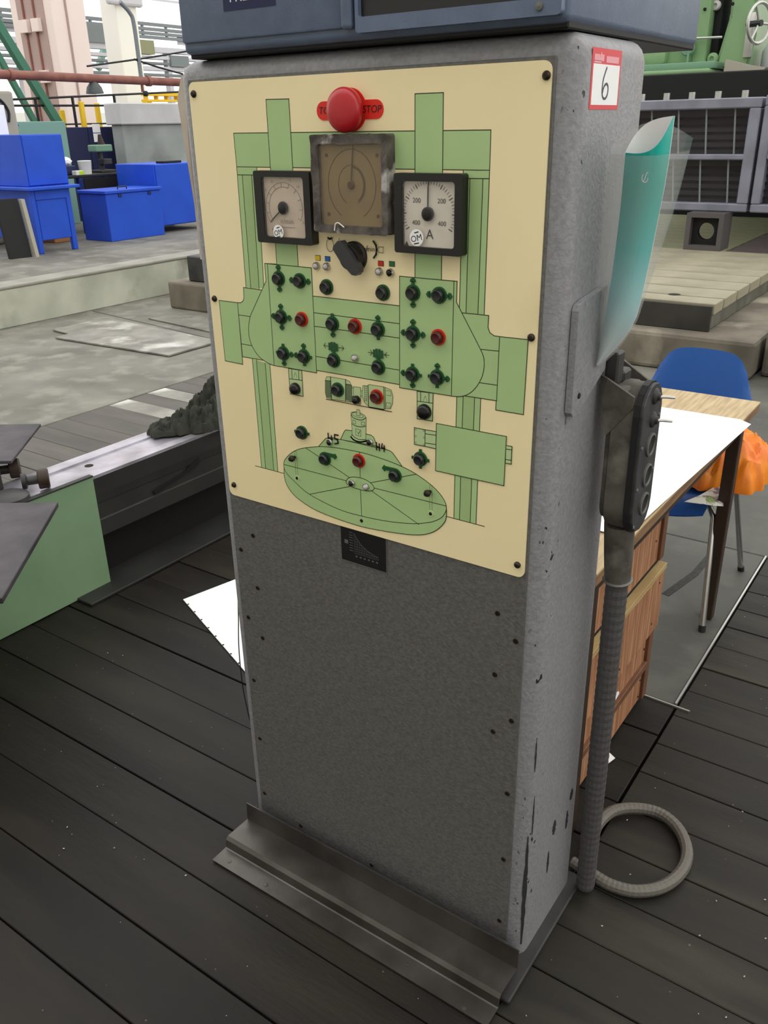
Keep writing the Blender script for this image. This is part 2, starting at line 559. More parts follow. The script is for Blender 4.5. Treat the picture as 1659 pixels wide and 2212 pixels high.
# ------------------------------------------------------------------ the setting: floors
bm = B(); box(bm, -32, 10, -7, 32, -0.09, -0.045); obj('floor_base', bm, 'dark_subfloor', kind='structure')
def slab(name, x0, x1, y0, y1, m='concrete', z0=-0.045, z1=0.0):
    bm = B(); box(bm, x0, x1, y0, y1, z0, z1, 0.004, 1)
    return obj(name, bm, m, kind='structure')
slab('floor_concrete_desk', -0.35, 0.711, 1.048, 2.2, 'concrete_dark')
slab('floor_concrete_back', -0.35, 8, 2.205, 31, 'concrete_dark')
slab('floor_concrete_middle', -3.305, -0.355, 3.15, 31)
slab('floor_concrete_aisle', -6.06, -3.31, -6, 31)
slab('floor_concrete_right', 3.05, 8, -6, 2.2)
slab('floor_concrete_front', -3.305, 3.04, -6, -2.5)
slab('floor_platform', -31, -6.06, -6, 31, 'concrete', -0.045, 0.36)
bm = B(); box(bm, -6.075, -6.045, -6, 10, 0.0, 0.335, 0.006, 1)
obj('trim_1', bm, 'green_concrete', kind='structure')
bm = B(); box(bm, -6.32, -6.035, -6, 10, 0.335, 0.366, 0.012, 2)
obj('trim_2', bm, 'kerb_cap', kind='structure')

planks = thing('floor_planks', (0, 0, 0), kind='structure')
rowsL = [-2.47, -2.31, -2.15, -1.99, -1.83, -1.67, -1.51, -1.35, -1.19, -1.03, -0.87, -0.71, -0.55, -0.389, -0.221, -0.065, 0.10, 0.255, 0.411, 0.565, 0.725, 0.885, 1.044]
rowsB = [1.044, 1.2, 1.36, 1.52, 1.68, 1.84, 2.0, 2.16, 2.32, 2.48, 2.64, 2.8, 2.96, 3.14]
rowsR = [-2.47, -2.3, -2.15, -2.0, -1.85, -1.7, -1.55, -1.4, -1.25, -1.1, -0.95, -0.8, -0.66, -0.52, -0.39, -0.26, -0.125, 0.012, 0.136, 0.272, 0.414, 0.56, 0.71, 0.85, 1.0, 1.141, 1.292, 1.443, 1.585, 1.728, 1.879, 2.035, 2.193]
def plank(x0, x1, y0, y1, m='oiled_plank'):
    j = lambda a: random.uniform(-a, a)
    g = 0.0016
    bm = B()
    dz = [j(0.0012) for _ in range(4)]
    base = j(0.0012) - 0.001
    top = [(x0 + g, y0 + g + j(.0012)), (x1 - g, y0 + g + j(.0012)), (x1 - g, y1 - g + j(.0012)), (x0 + g, y1 - g + j(.0012))]
    lowv = [bm.verts.new((a, b, -0.044)) for a, b in top]
    upv = [bm.verts.new((a, b, base + d - 0.001)) for (a, b), d in zip(top, dz)]
    fs = [bm.faces.new(lowv[::-1]), bm.faces.new(upv)]
    for i in range(4):
        k = (i + 1) % 4
        fs.append(bm.faces.new((lowv[i], lowv[k], upv[k], upv[i])))
    te = [e for e in bm.edges if all(v in upv for v in e.verts)]
    bmesh.ops.bevel(bm, geom=te, offset=0.0018, segments=1, affect='EDGES')
    obj('plank', bm, m, planks)
for a, b in zip(rowsL, rowsL[1:]):
    plank(-3.3, -1.45, a, b, 'skylit_plank')
    plank(-1.45, 0.717, a, b)
for a, b in zip(rowsB, rowsB[1:]):
    plank(-3.3, -1.45, a, b, 'floor_sheet' if a in (2.16, 2.48) else 'skylit_plank')
    plank(-1.45, -0.36, a, b)
for a, b in zip(rowsR, rowsR[1:]):
    plank(0.722, 3.04, a, b, 'dry_plank')
# aluminium edge strips and the tarred joint in the concrete by the desk
bm = B(); bar(bm, (0.7145, 1.05, 0.001), (0.7165, 2.2, 0.001), 0.006, 0.008); obj('trim_3', bm, 'aluminium', kind='structure')
bm = B(); bar(bm, (0.60, 1.043, 0.001), (0.76, 1.037, 0.001), 0.005, 0.006); obj('trim_4', bm, 'aluminium', kind='structure')
bm = B()
for q0, q1, w in (((1437, 1285), (1500, 1240), .03), ((1500, 1240), (1552, 1180), .028)):
    p0 = at(*q0, Z, 0.0005); p1 = at(*q1, Z, 0.0005)
    bar(bm, p0, p1, w, 0.0015)
obj('trim_5', bm, 'asphalt', kind='structure')

for k, (q0, q1, w) in enumerate((((0, 692), (95, 675), .02), ((200, 672), (335, 703), .015), ((335, 703), (470, 735), .012))):
    bm = B(); bar(bm, at(*q0, Z, .0004), at(*q1, Z, .0004), w, .0012); obj('trim_%d' % (6 + k), bm, 'asphalt', kind='structure')

# ------------------------------------------------------------------ control cabinet
CX0, CX1, CD, CH = -0.036, 0.717, 0.265, 1.722
cab = thing('control_cabinet', (0.34, 0.13, 0.0), 'tall grey hammered-metal control cabinet with a cream and green operating panel', 'control cabinet')
bm = B()
box(bm, CX0, CX1, 0.0, CD, 0.012, CH, 0.03, 5, keep=lambda e: not all(abs(v.co.z - 0.012) < 1e-5 for v in e.verts))
obj('body', bm, 'body_grey', cab, smooth=True)
bm = B(); box(bm, -0.02, 0.742, -0.1, CD + 0.012, 0.0, 0.012, 0.003, 1); obj('base_plate', bm, 'dark_steel', cab)
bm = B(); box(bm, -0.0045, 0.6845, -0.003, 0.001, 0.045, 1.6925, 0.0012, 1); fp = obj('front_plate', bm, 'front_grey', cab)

# kick plate: bent sheet with a raised lip behind and a flange on the floor
prof = [(-0.034, 0.082), (-0.037, 0.03), (-0.108, 0.032), (-0.113, 0.027), (-0.116, 0.006), (-0.122, 0.003), (-0.166, 0.003)]
def sheet(bm, prof, x0, x1, t):
    n = len(prof)
    nor = []
    for i in range(n):
        a = Vector(prof[max(i - 1, 0)]); b = Vector(prof[min(i + 1, n - 1)])
        d = (b - a).normalized(); nor.append(Vector((-d.y, d.x)))
    low = [Vector(p) + nn * (-t) for p, nn in zip(prof, nor)]
    loop = [(0, p[0], p[1]) for p in prof] + [(0, p.x, p.y) for p in low[::-1]]
    prism(bm, [(x0, y, z) for _, y, z in loop], (x1 - x0, 0, 0))
bm = B(); sheet(bm, prof, -0.022, 0.728, 0.003); kick = obj('kick_plate', bm, 'worn_steel', cab)
for px, py in ((496, 1862), (575, 1913), (1002, 2180), (880, 2085)):
    p = at(px, py, Z, 0.004)
    bm = B(); lathe(bm, p, (0, 0, 1), [(0.006, 0), (0.005, 0.003), (0, 0.0035)], 10)
    obj('rivet', bm, 'worn_steel', kick)

# cream panel and its six screws
PZ0, PZ1 = 0.9146, 1.6877
def rrect(x0, x1, z0, z1, r, y, n=5):
    out = []
    for cx, cz, a0 in ((x1 - r, z0 + r, -90), (x1 - r, z1 - r, 0), (x0 + r, z1 - r, 90), (x0 + r, z0 + r, 180)):
        for k in range(n + 1):
            a = math.radians(a0 + 90 * k / n)
            out.append(Vector((cx + r * math.cos(a), y, cz + r * math.sin(a))))
    return out
PY = -0.006          # front of the cream panel
bm = B(); prism(bm, rrect(0.0, 0.68, PZ0, PZ1, 0.012, -0.003), (0, PY + 0.003, 0)); panel = obj('cream_panel', bm, 'cream', cab)
def pp(px, py):
    p = at(px, py, Y, PY); return (p.x, p.z)
for px, py in ((419, 203), (1181, 163), (464, 645), (1148, 729), (506, 1047), (1118, 1220)):
    x, z = pp(px, py)
    bm = B(); lathe(bm, (x, PY, z), (0, -1, 0), [(0.006, 0), (0.006, 0.002), (0.0035, 0.005), (0, 0.0055)], 14)
    obj('panel_screw', bm, 'screw_dark', cab, smooth=True)
for px, py in ((547, 1157), (521, 1187), (557, 1270), (537, 1333), (568, 1378), (549, 1469), (562, 1595), (572, 1713), (650, 1783), (803, 1868),
               (1075, 1325), (1114, 1385), (1069, 1457), (1105, 1557), (1065, 1580), (1096, 1714), (1088, 1856), (1079, 1988)):
    p = at(px, py, Y, -0.003)
    bm = B(); lathe(bm, (p.x, -0.003, p.z), (0, -1, 0), [(0.0052, 0), (0.0046, 0.0018), (0.002, 0.0018), (0.0018, 0.0008), (0, 0.0008)], 12)
    obj('plate_screw', bm, 'screw_dark', cab)

# ---- printed machine diagram on the cream panel
def crop(ox, oy, s):
    return lambda *pts: [pp(ox + x * s, oy + y * s) for x, y in pts]
A_ = crop(400, 120, 420 / 1659); B_ = crop(780, 120, 440 / 1659); C_ = crop(440, 540, 420 / 1659); D_ = crop(780, 560, 440 / 1659)
E_ = crop(480, 860, 380 / 1659); F_ = crop(780, 860, 400 / 1659); G_ = crop(640, 800, 240 / 1659); H_ = crop(640, 180, 220 / 1106)
fills = B(); lines = B()
LAY = [0]
def fill(pts, mi=0):
    LAY[0] += 1
    y = PY - 0.00003 * LAY[0]
    prism(fills, [(x, PY + 0.001, z) for x, z in pts], (0, y - PY - 0.001, 0), mi)
def line(pts, w=0.0014, mi=0, closed=False):
    y = (PY - 0.0026) if mi else (PY - 0.00003 * LAY[0] - 0.000012)
    P = [Vector((x, y, z)) for x, z in pts]
    if closed: P.append(P[0])
    for a, b in zip(P, P[1:]):
        if (b - a).length < 1e-6: continue
        d = (b - a).normalized() * w * 0.35
        bar(lines, a - d, b + d, w, 0.000016, up=(0, 1, 0), mi=mi)
def shape(pts, mi=0, w=0.0014):
    fill(pts, mi); line(pts, w, 0, True)
def smooth2(pts, n=6, closed=False):
    return [(v.x, v.z) for v in spline([(x, 0, z) for x, z in pts], n, closed)]

# portal: top beam, pillars
beam = A_((413, 663)) + B_((1058, 606), (1047, 935)) + A_((440, 950))
shape(beam)
colL = A_((440, 955), (612, 958), (672, 1985), (520, 1980))
fill(colL); line([colL[1], colL[2]]); line([colL[0], colL[3]])
fill(A_((490, 1018), (570, 1018), (632, 1990), (560, 1985)), 1)
line(A_((445, 1018), (612, 1020))); line(A_((487, 1018), (560, 1985))); line(A_((567, 1018), (632, 1993)))
colL2 = C_((415, 928),) + E_((372, 655), (525, 690)) + C_((565, 975),)
fill(colL2); line([colL2[0], colL2[1]]); line([colL2[3], colL2[2]])
fill(C_((450, 937),) + E_((410, 660), (487, 680)) + C_((525, 965),), 1)
line(C_((450, 937),) + E_((410, 660),)); line(C_((525, 965),) + E_((487, 680),)); line(E_((313, 638), (590, 712)))
colR = B_((833, 938), (1047, 938)) + D_((1003, 452), (800, 440))
fill(colR); line([colR[0], colR[3]]); line([colR[1], colR[2]])
fill(B_((887, 1003), (993, 1005)) + D_((952, 447), (855, 437)), 1)
line(B_((833, 1001), (1045, 1003))); line(B_((887, 1003),) + D_((855, 437),)); line(B_((993, 1005),) + D_((952, 447),))
colR2 = D_((780, 1110), (975, 1130)) + F_((1030, 1128), (832, 1075))
fill(colR2); line([colR2[0], colR2[3]]); line([colR2[1], colR2[2]])
fill(D_((832, 1118), (925, 1128)) + F_((978, 1112), (882, 1088)), 1)
line(D_((832, 1118),) + F_((882, 1088),)); line(D_((925, 1128),) + F_((978, 1112),)); line(F_((767, 1060), (1107, 1150)))
# rams above the heads
for q in (A_((690, 375), (885, 370), (965, 1800), (783, 1780)), B_((440, 312), (671, 302), (655, 1825), (440, 1805))):
    fill(q); line([q[3], q[0], q[1], q[2]])
# cross rail
rail = C_((925, 392),) + D_((330, 381), (330, 1023)) + C_((955, 1025),)
shape(rail)
for a, b in (((940, 535), (315, 525)), ((945, 650), (315, 642)), ((960, 908), (315, 903))):
    line(C_(a) + D_(b))
# left head
shape(C_((133, 430), (290, 450), (335, 975), (185, 945)))
shape(C_((290, 450), (318, 450), (338, 435), (345, 405), (340, 320), (520, 345), (600, 985), (510, 940), (333, 910)))
line(C_((300, 553), (420, 572))); line(C_((322, 800), (430, 820)))
camL = C_((522, 115), (533, 265)) + smooth2(C_((533, 265), (400, 560), (385, 650), (390, 740), (415, 820), (470, 905), (545, 962), (600, 985))[1:]) + C_((620, 985), (620, 120))
shape(camL)
shape(C_((545, 117), (920, 152), (965, 1048), (603, 985)))
# right head
shape(D_((1130, 630), (1362, 655), (1323, 1265), (1098, 1227)))
shape(D_((800, 434), (1040, 458), (1035, 555), (1050, 598), (1085, 623), (1130, 630), (1105, 1152), (820, 1108)))
line(D_((960, 732), (1120, 748))); line(D_((960, 1004), (1105, 1025)))
camR = D_((740, 176), (783, 180), (778, 350)) + smooth2(D_((975, 735), (1000, 800), (1003, 880), (985, 960), (940, 1040), (880, 1095), (810, 1118), (735, 1113)))
shape(camR)
shape(D_((315, 138), (758, 178), (737, 1113), (315, 1045)))
# limit-switch plates
for q, l1, l2, l3 in ((C_((725, 1010), (838, 1028), (850, 1248), (740, 1228)), C_((735, 1098), (842, 1112)), C_((752, 1015), (757, 1097)), C_((812, 1025), (815, 1108))),
                      (D_((458, 1075), (588, 1090), (583, 1318), (458, 1298)), D_((460, 1155), (585, 1172)), D_((487, 1078), (487, 1158)), D_((555, 1087), (555, 1168)))):
    shape(q, 2); line(l1); line(l2); line(l3)
line(C_((770, 1085), (776, 1065), (783, 1045), (792, 1065), (797, 1088)), 0.0006)
line(D_((507, 1155), (516, 1132), (524, 1112), (533, 1135), (540, 1160)), 0.0006)
# motor group
shape(G_((455, 95), (515, 95), (740, 135), (800, 165), (815, 200), (835, 235), (830, 475), (740, 460), (530, 430), (455, 405), (437, 335), (435, 150)), 2, .0009)
fill(G_((440, 152), (520, 160), (528, 410), (457, 402), (440, 332)), 3)
fill(G_((745, 205), (832, 222), (825, 470), (745, 440)), 3)
line(G_((515, 95), (530, 430)), .0018); line(G_((740, 135), (740, 460)), .0018); line(G_((435, 150), (522, 158))); line(G_((745, 205), (815, 215)))
shape(G_((835, 262), (860, 258), (860, 375), (835, 395)), 2, .0008)
shape(G_((860, 240), (965, 255), (965, 505), (860, 488)), 2, .0009)
shape(G_((965, 310), (992, 300), (992, 380), (965, 380)), 2, .0008)
shape(G_((1000, 225), (1065, 230), (1095, 210), (1310, 245), (1420, 290), (1445, 380), (1440, 490), (1410, 570), (1330, 570), (1310, 578), (1090, 543), (1020, 470), (985, 380)), 2, .0009)
line(G_((1075, 225), (1085, 535)), .0018); line(G_((1310, 245), (1318, 575))); line(G_((1330, 262), (1335, 560)))
for k in range(8):
    line(G_((1022, 240 + 29 * k), (1055, 243 + 29 * k)), .0007)
line(G_((1022, 232), (1025, 470)), .0007); line(G_((1055, 238), (1058, 470)), .0007)
line(G_((1345, 300), (1415, 310), (1420, 380), (1350, 370)), .0007); line(G_((1350, 480), (1415, 488), (1405, 548), (1345, 545)), .0007, 0, True)
line(G_((450, 428), (1430, 618))); line(G_((1095, 548), (1310, 590)), .002)
# rotary table: deck behind, upright motor, round table
shape(G_((665, 1032), (720, 912), (745, 888), (830, 900), (1050, 950), (1120, 965), (1160, 1000), (1210, 1130)), 0)
shape(G_((340, 1132), (440, 1020), (480, 1000), (530, 1000), (1380, 1190), (1420, 1210), (1450, 1240), (1580, 1425), (1300, 1420), (600, 1240)), 0)
shape(smooth2(G_((822, 640), (850, 622), (905, 618), (985, 645), (1040, 690), (1045, 760), (1042, 1000), (1052, 1050), (1000, 1070), (920, 1058), (840, 1015), (820, 990), (838, 950), (832, 800)), 4, True), 2, .0009)
line(smooth2(G_((824, 650), (850, 700), (930, 735), (1000, 735), (1042, 705)))); line(smooth2(G_((835, 795), (900, 830), (980, 842), (1042, 830))))
line(smooth2(G_((835, 955), (880, 1000), (950, 1030), (1045, 1030)))); line(smooth2(G_((838, 640), (870, 625), (940, 640), (1005, 680), (990, 705), (920, 700), (855, 670), (838, 640))), .0008)
line(smooth2(G_((820, 990), (870, 1040), (960, 1068), (1055, 1050))), .003)
line(G_((848, 740), (890, 755), (890, 800), (850, 785)), .0008, 0, True); line(G_((975, 768), (1025, 772), (1025, 820), (975, 815)), .0008, 0, True)
line(G_((890, 870), (970, 890), (970, 985), (890, 965)), .0008, 0, True); line(G_((900, 900), (930, 940), (960, 900), (930, 960)), .0008)
shape(G_((905, 590), (930, 580), (950, 592), (957, 682), (905, 672)), 2, .0008)
rim = E_((587, 610), (590, 735), (620, 830), (700, 930), (850, 1035), (1030, 1115), (1300, 1205)) + F_((200, 1188), (330, 1208), (450, 1222), (580, 1218), (680, 1180), (750, 1110), (767, 1050), (767, 985))
top = smooth2(E_((585, 612), (610, 560), (680, 500), (790, 467), (1000, 458), (1300, 508)) + F_((200, 545), (370, 612), (500, 682), (640, 785), (730, 885), (767, 975), (745, 1045), (690, 1088), (600, 1114), (450, 1122), (230, 1100), (0, 1053)) + E_((1100, 1045), (830, 908), (680, 780), (600, 690)), 5, True)
fill(smooth2(rim, 5) + F_((600, 800), (200, 650)) + E_((900, 600),), 0); line(smooth2(rim, 5))
shape(top, 0)
hubp = smooth2(E_((1172, 790), (1195, 752), (1260, 743), (1350, 765), (1415, 810), (1435, 850), (1410, 873), (1340, 870), (1250, 845), (1195, 820)), 5, True)
for a, b in ((E_((790, 467)), E_((1210, 752))), (E_((590, 625)), E_((1175, 778))), (E_((830, 905)), E_((1205, 832))), (E_((1308, 865)), E_((1318, 1112))),
             (E_((1410, 872)), F_((520, 1130))), (E_((1432, 845)), F_((765, 965))), (E_((1400, 797)), F_((497, 680))), (E_((1298, 508)), E_((1305, 755)))):
    line(a + b)
shape(hubp, 0)
for a, b in (((683, 500), (712, 745)),): line(E_((685, 505), (695, 500), (705, 505), (718, 735)), .0006); line(E_((686, 505), (700, 735)), .0006)
line(F_((617, 785), (627, 775), (638, 785), (640, 1005)), .0006); line(F_((617, 785), (617, 1005)), .0006)
# feed motor box, right
shape(F_((480, 262), (577, 282), (675, 298), (673, 452), (575, 430), (480, 412)), 2)
line(F_((577, 282), (575, 430))); line(F_((577, 318), (675, 332))); line(F_((577, 400), (675, 415)))
for x, y in ((492, 280), (565, 292), (492, 340), (565, 352), (492, 398), (565, 415)):
    q = F_((x - 6, y - 7), (x + 6, y - 6), (x + 6, y + 7), (x - 6, y + 6)); line(q, .0005, 0, True)
shape(F_((1300, 422), (1355, 432), (1347, 590), (1295, 580)), 2)
line(F_((1300, 455), (1355, 463))); line(F_((1297, 548), (1350, 555)))
shape(F_((678, 225), (1305, 342), (1282, 783), (670, 648)), 0)
# lettering and hand marks
def ptxt(s, px, py, size, mi=1, shear=0.0, tilt=0.0, w=1.0):
    x, z = pp(px, py)
    r = Vector((math.cos(tilt), 0, math.sin(tilt)))
    text(lines, s, size, (x, PY - 0.0026, z), r, (-math.sin(tilt), 0, math.cos(tilt)), 0.0001, mi, shear=shear)
def hand(strokes, ox, oz, s, w, mi=1):
    for st in strokes:
        line([(ox + x * s, oz + z * s) for x, z in st], w, mi)
four = [[(0, 1), (0, .45), (.55, .45)], [(.42, .8), (.4, 0)]]
five = [[(1.3, 1), (.85, 1), (.82, .55), (1.2, .5), (1.25, .15), (.8, 0)]]
x, z = pp(711, 946); hand(four + five, x, z - .008, .018, .0028)
x, z = pp(815, 963); hand([[(0, 1), (0, 0)], [(0, .45), (.5, .45)], [(.45, .9), (.45, 0)], [(.9, 1), (.8, .45), (1.3, .45)], [(1.2, .8), (1.15, 0)]], x, z - .007, .014, .0026)
# symbols by the selector: workpiece ring, m/min and tool
x, z = pp(715, 529)
line([(x + .0075 * math.cos(a * .3491), z + .0105 * math.sin(a * .3491)) for a in range(19)], .0009, 1)
line([(x - .004, z + .0115), (x, z + .0095), (x + .004, z + .0115)], .003, 1)
line([(x + .012, z - .012), (x + .020, z + .012)], .0009, 1)
ptxt('rot', 737, 534, .011, 1)
ptxt('m', 788, 537, .011, 1); ptxt('/', 794, 539, .018, 1); ptxt('min', 803, 538, .011, 1)
x, z = pp(812, 539)
line([(x - .003, z + .013), (x + .002, z + .007), (x + .003, z), (x + .002, z - .007), (x - .003, z - .013)], .0032, 1)
line([(x + .004, z), (x + .008, z + .005), (x + .016, z + .005), (x + .016, z - .004), (x + .008, z - .004), (x + .004, z)], .0008, 1)
# clamp symbols over two buttons
def clampsym(px, py, inward):
    x, z = pp(px, py)
    for dx, hh in ((-.008, .010), (-.003, .014), (.003, .014), (.008, .010)):
        line([(x + dx, z - hh / 2), (x + dx, z + hh / 2)], .0048, 2)
    for s in (-1, 1):
        LAY[0] += 1; line([(x + s * .011, z), (x + s * .022, z)], .0010, 0)
        tip = x + s * (.013 if inward else .022)
        back = x + s * (.017 if inward else .018)
        line([(back, z + .0045), (tip, z), (back, z - .0045)], .0010, 0)
clampsym(721.5, 749, False); clampsym(818.5, 764, True)
# coloured flags over the pilot lamps
for px, py, mi in ((687, 557, 3), (708, 559, 4), (823, 569, 5), (847, 570, 6)):
    x, z = pp(px, py)
    bar(lines, (x - .0055, PY - .0006, z), (x + .0055, PY - .0006, z), .0085, .0006, up=(0, 1, 0), mi=1)
    bar(lines, (x - .0048, PY - .0010, z), (x + .0048, PY - .0010, z), .0071, .0006, up=(0, 1, 0), mi=mi)
obj('diagram_fill', fills, ['print_green', 'print_green_dark', 'print_green_pale', 'print_hatch'], panel)
obj('diagram_lines', lines, ['print_line', 'print_black', 'ring_green', 'yellow', 'blue', 'sign_green', 'sign_green'], panel)
bpy.data.objects['diagram_lines'].data.materials[5] = MATS['ring_red']

# ---- push buttons
def disc(bm, x, z, r, y0, y1, seg=24, mi=0):
    lathe(bm, (x, y0, z), (0, -1, 0), [(r, 0), (r, y0 - y1)], seg, mi)
def button(px, py, cap='cap_black', ring='ring_green', arrows='', stubs='', tail=None, r=0.0132, rc=0.0098, h=0.010):
    x, z = pp(px, py)
    bm = B()
    disc(bm, x, z, r, PY, PY - .0034)
    DIR = {'U': (0, 1), 'D': (0, -1), 'L': (-1, 0), 'R': (1, 0)}
    for k in arrows + stubs:
        d = Vector((DIR[k][0], 0, DIR[k][1])); s = Vector((-d.z, 0, d.x)); c = Vector((x, PY - .0030, z))
        L = r + (.005 if k in arrows else .0045)
        prism(bm, [c + d * (r - .003) + s * .0026, c + d * L + s * .0026, c + d * L - s * .0026, c + d * (r - .003) - s * .0026], (0, .002, 0))
        if k in arrows:
            prism(bm, [c + d * (L - .001) + s * .0052, c + d * (L + .0026) + s * .0046, c + d * (L + .0058), c + d * (L + .0026) - s * .0046, c + d * (L - .001) - s * .0052], (0, .002, 0))
    if tail:
        sgn = tail; c = Vector((x, PY - .0030, z))
        # tangential arrow leaving the top of the ring
        P = [(0, r), (sgn * .022, r * .98), (sgn * .024, r + .0015), (sgn * .0285, r - .005), (sgn * .0225, r - .0105), (sgn * .022, r - .0075), (sgn * .004, r - .0065)]
        prism(bm, [c + Vector((a, 0, b)) for a, b in P], (0, .002, 0))
    o = obj('push_button', bm, ring, cab)
    bm = B()
    lathe(bm, (x, PY - .002, z), (0, -1, 0), [(rc + .0006, 0), (rc + .0006, h * .55), (rc, h * .8), (rc * .8, h), (rc * .5, h * .93), (0, h * .9)], 20)
    obj('button_cap', bm, cap, o, smooth=True)
    return o
def cc(x, y): return (440 + x * 420 / 1659, 540 + y * 420 / 1659)
def dd(x, y): return (780 + x * 440 / 1659, 560 + y * 440 / 1659)
def ee(x, y): return (480 + x * 380 / 1659, 860 + y * 380 / 1659)
def ff(x, y): return (780 + x * 400 / 1659, 860 + y * 400 / 1659)
for q, arrows, stubs, red in (
        (cc(647, 242), 'UD', '', 0), (cc(825, 262), 'LR', '', 0), (cc(668, 570), 'UDLR', '', 0), (cc(843, 590), '', '', 1),
        (cc(687, 880), 'RD', 'UL', 0), (cc(862, 906), 'UL', 'RD', 0), (cc(1055, 315), '', '', 0), (cc(1535, 363), '', '', 0),
        (cc(1105, 628), 'D', 'U', 0), (cc(1297, 650), '', '', 1), (cc(1493, 676), 'U', 'D', 0), (cc(1117, 938), '', 'U', 0), (cc(1497, 998), '', 'U', 0),
        (cc(1150, 1190), '', '', 0), (cc(1483, 1250), '', '', 1), (cc(843, 1556), '', 'LR', 0),
        (dd(428, 272), 'UD', '', 0), (dd(642, 292), 'LR', '', 0), (dd(428, 605), 'UDLR', '', 0), (dd(634, 634), '', '', 1),
        (dd(425, 935), 'LD', 'UR', 0), (dd(625, 960), 'UR', 'LD', 0), (ff(537, 542), '', 'UDLR', 0), (ee(1297, 587), '', '', 1)):
    button(*q, cap='cap_red' if red else 'cap_black', ring='ring_red' if red else 'ring_green', arrows=arrows, stubs=stubs)
button(*ee(977, 568), tail=1)
button(*ff(312, 688), tail=-1)

# ---- pilot lamps
def pilot(px, py, lens):
    x, z = pp(px, py)
    bm = B(); lathe(bm, (x, PY, z), (0, -1, 0), [(.0068, 0), (.0068, .004), (.0055, .006), (.0052, .0035), (0, .0035)], 18)
    o = obj('pilot_lamp', bm, 'chrome', cab, smooth=True)
    bm = B(); lathe(bm, (x, PY - .003, z), (0, -1, 0), [(.0051, 0), (.0046, .0035), (.0028, .0055), (0, .0063)], 14)
    obj('lens', bm, lens, o, smooth=True)
for q, l in ((cc(968, 135), 'lamp_white'), (cc(1055, 140), 'lamp_white'), (cc(1503, 183), 'lamp_white'), (cc(1598, 192), 'lamp_black'), (cc(1297, 918), 'lamp_white'),
             (cc(1083, 1637), 'lamp_black'), (cc(1425, 1637), 'lamp_black'), (ee(1230, 798), 'lamp_black'), (ee(1364, 831), 'lamp_white')):
    pilot(*q, l)
# ---- black domed buttons, toggle levers, small stud
for q, r in ((cc(788, 1182), .0115), (dd(520, 1240), .0135), (cc(1310, 1275), .0075)):
    x, z = pp(*q)
    bm = B(); lathe(bm, (x, PY, z), (0, -1, 0), [(r, 0), (r, .004), (r * .9, .008), (r * .6, .011), (0, .0125)], 22)
    obj('black_button', bm, 'lamp_black', cab, smooth=True)
for q, h in ((ee(690, 555), ee(711, 752)), (ff(622, 835), ff(627, 1033))):
    x, z = pp(*h)
    bm = B(); disc(bm, x, z, .0062, PY, PY - .002, 16); o = obj('lever_guide', bm, 'print_green_pale', cab)
    bm = B(); disc(bm, x, z, .0032, PY - .002, PY - .0026, 12); obj('key_hole', bm, 'hole_dark', o)
    x, z = pp(*q)
    bm = B(); lathe(bm, (x, PY, z), (0, -1, 0), [(.003, 0), (.003, .006), (.0058, .008), (.0066, .012), (.004, .0165), (0, .0175)], 14)
    obj('lever_ball', bm, 'screw_dark', o, smooth=True)
x, z = pp(*ee(1317, 1155)); bm = B(); disc(bm, x, z, .0036, PY, PY - .0015, 12); obj('stud', bm, 'screw_dark', cab)

# ---- emergency stop
x, z = pp(*(640 + 590 * 220 / 1106, 180 + 290 * 220 / 1106))
x1_, z1_ = pp(829, 236); x0_, z0_ = pp(685, 239)
bm = B()
prism(bm, rrect(x0_, x1_, z - .0135, z + .0135, .0133, PY), (0, -.0012, 0))
disc(bm, x, z, .031, PY, PY - .0015, 36)
es = obj('emergency_stop', bm, 'label_red', cab)
bm = B()
text(bm, 'TOTAL', .0145, (x0_ + .0275, PY - .0016, z), (1, 0, 0), (0, 0, 1), .0002, shear=.12)
text(bm, 'STOP', .0145, (x1_ - .021, PY - .0016, z), (1, 0, 0), (0, 0, 1), .0002, shear=.12)
obj('lettering', bm, 'print_black', es)
bm = B(); lathe(bm, (x, PY - .001, z), (0, -1, 0), [(.020, 0), (.020, .008)], 28); obj('collar', bm, 'rubber_black', es)
bm = B(); lathe(bm, (x, PY - .008, z), (0, -1, 0), [(.028, 0), (.0315, .003), (.032, .010), (.0305, .014), (.027, .0172), (.019, .020), (.009, .0213), (0, .0216)], 40)
obj('mushroom_cap', bm, 'estop_red', es, smooth=True)

# ---- rotary selector
x, z = pp(640 + 640 * 220 / 1106, 180 + 1880 * 220 / 1106)
bm = B(); lathe(bm, (x, PY, z), (0, -1, 0), [(.0245, 0), (.0245, .004), (.0215, .006), (.0205, .016), (.0195, .018), (0, .018)], 32)
so = obj('selector_switch', bm, 'bakelite', cab, smooth=True)
ang = math.radians(-47)
d = Vector((math.cos(ang), 0, math.sin(ang))); s = Vector((-d.z, 0, d.x)); c = Vector((x, PY - .012, z))
bm = B(); P = [c + d * a + s * b for a, b in ((-.030, -.006), (-.027, -.0105), (0, -.0125), (.026, -.0095), (.032, -.004), (.032, .004), (.026, .0095), (0, .0125), (-.027, .0105), (-.030, .006))]
prism(bm, P, (0, -.014, 0))
obj('selector_handle', bm, 'knob_grey', so)

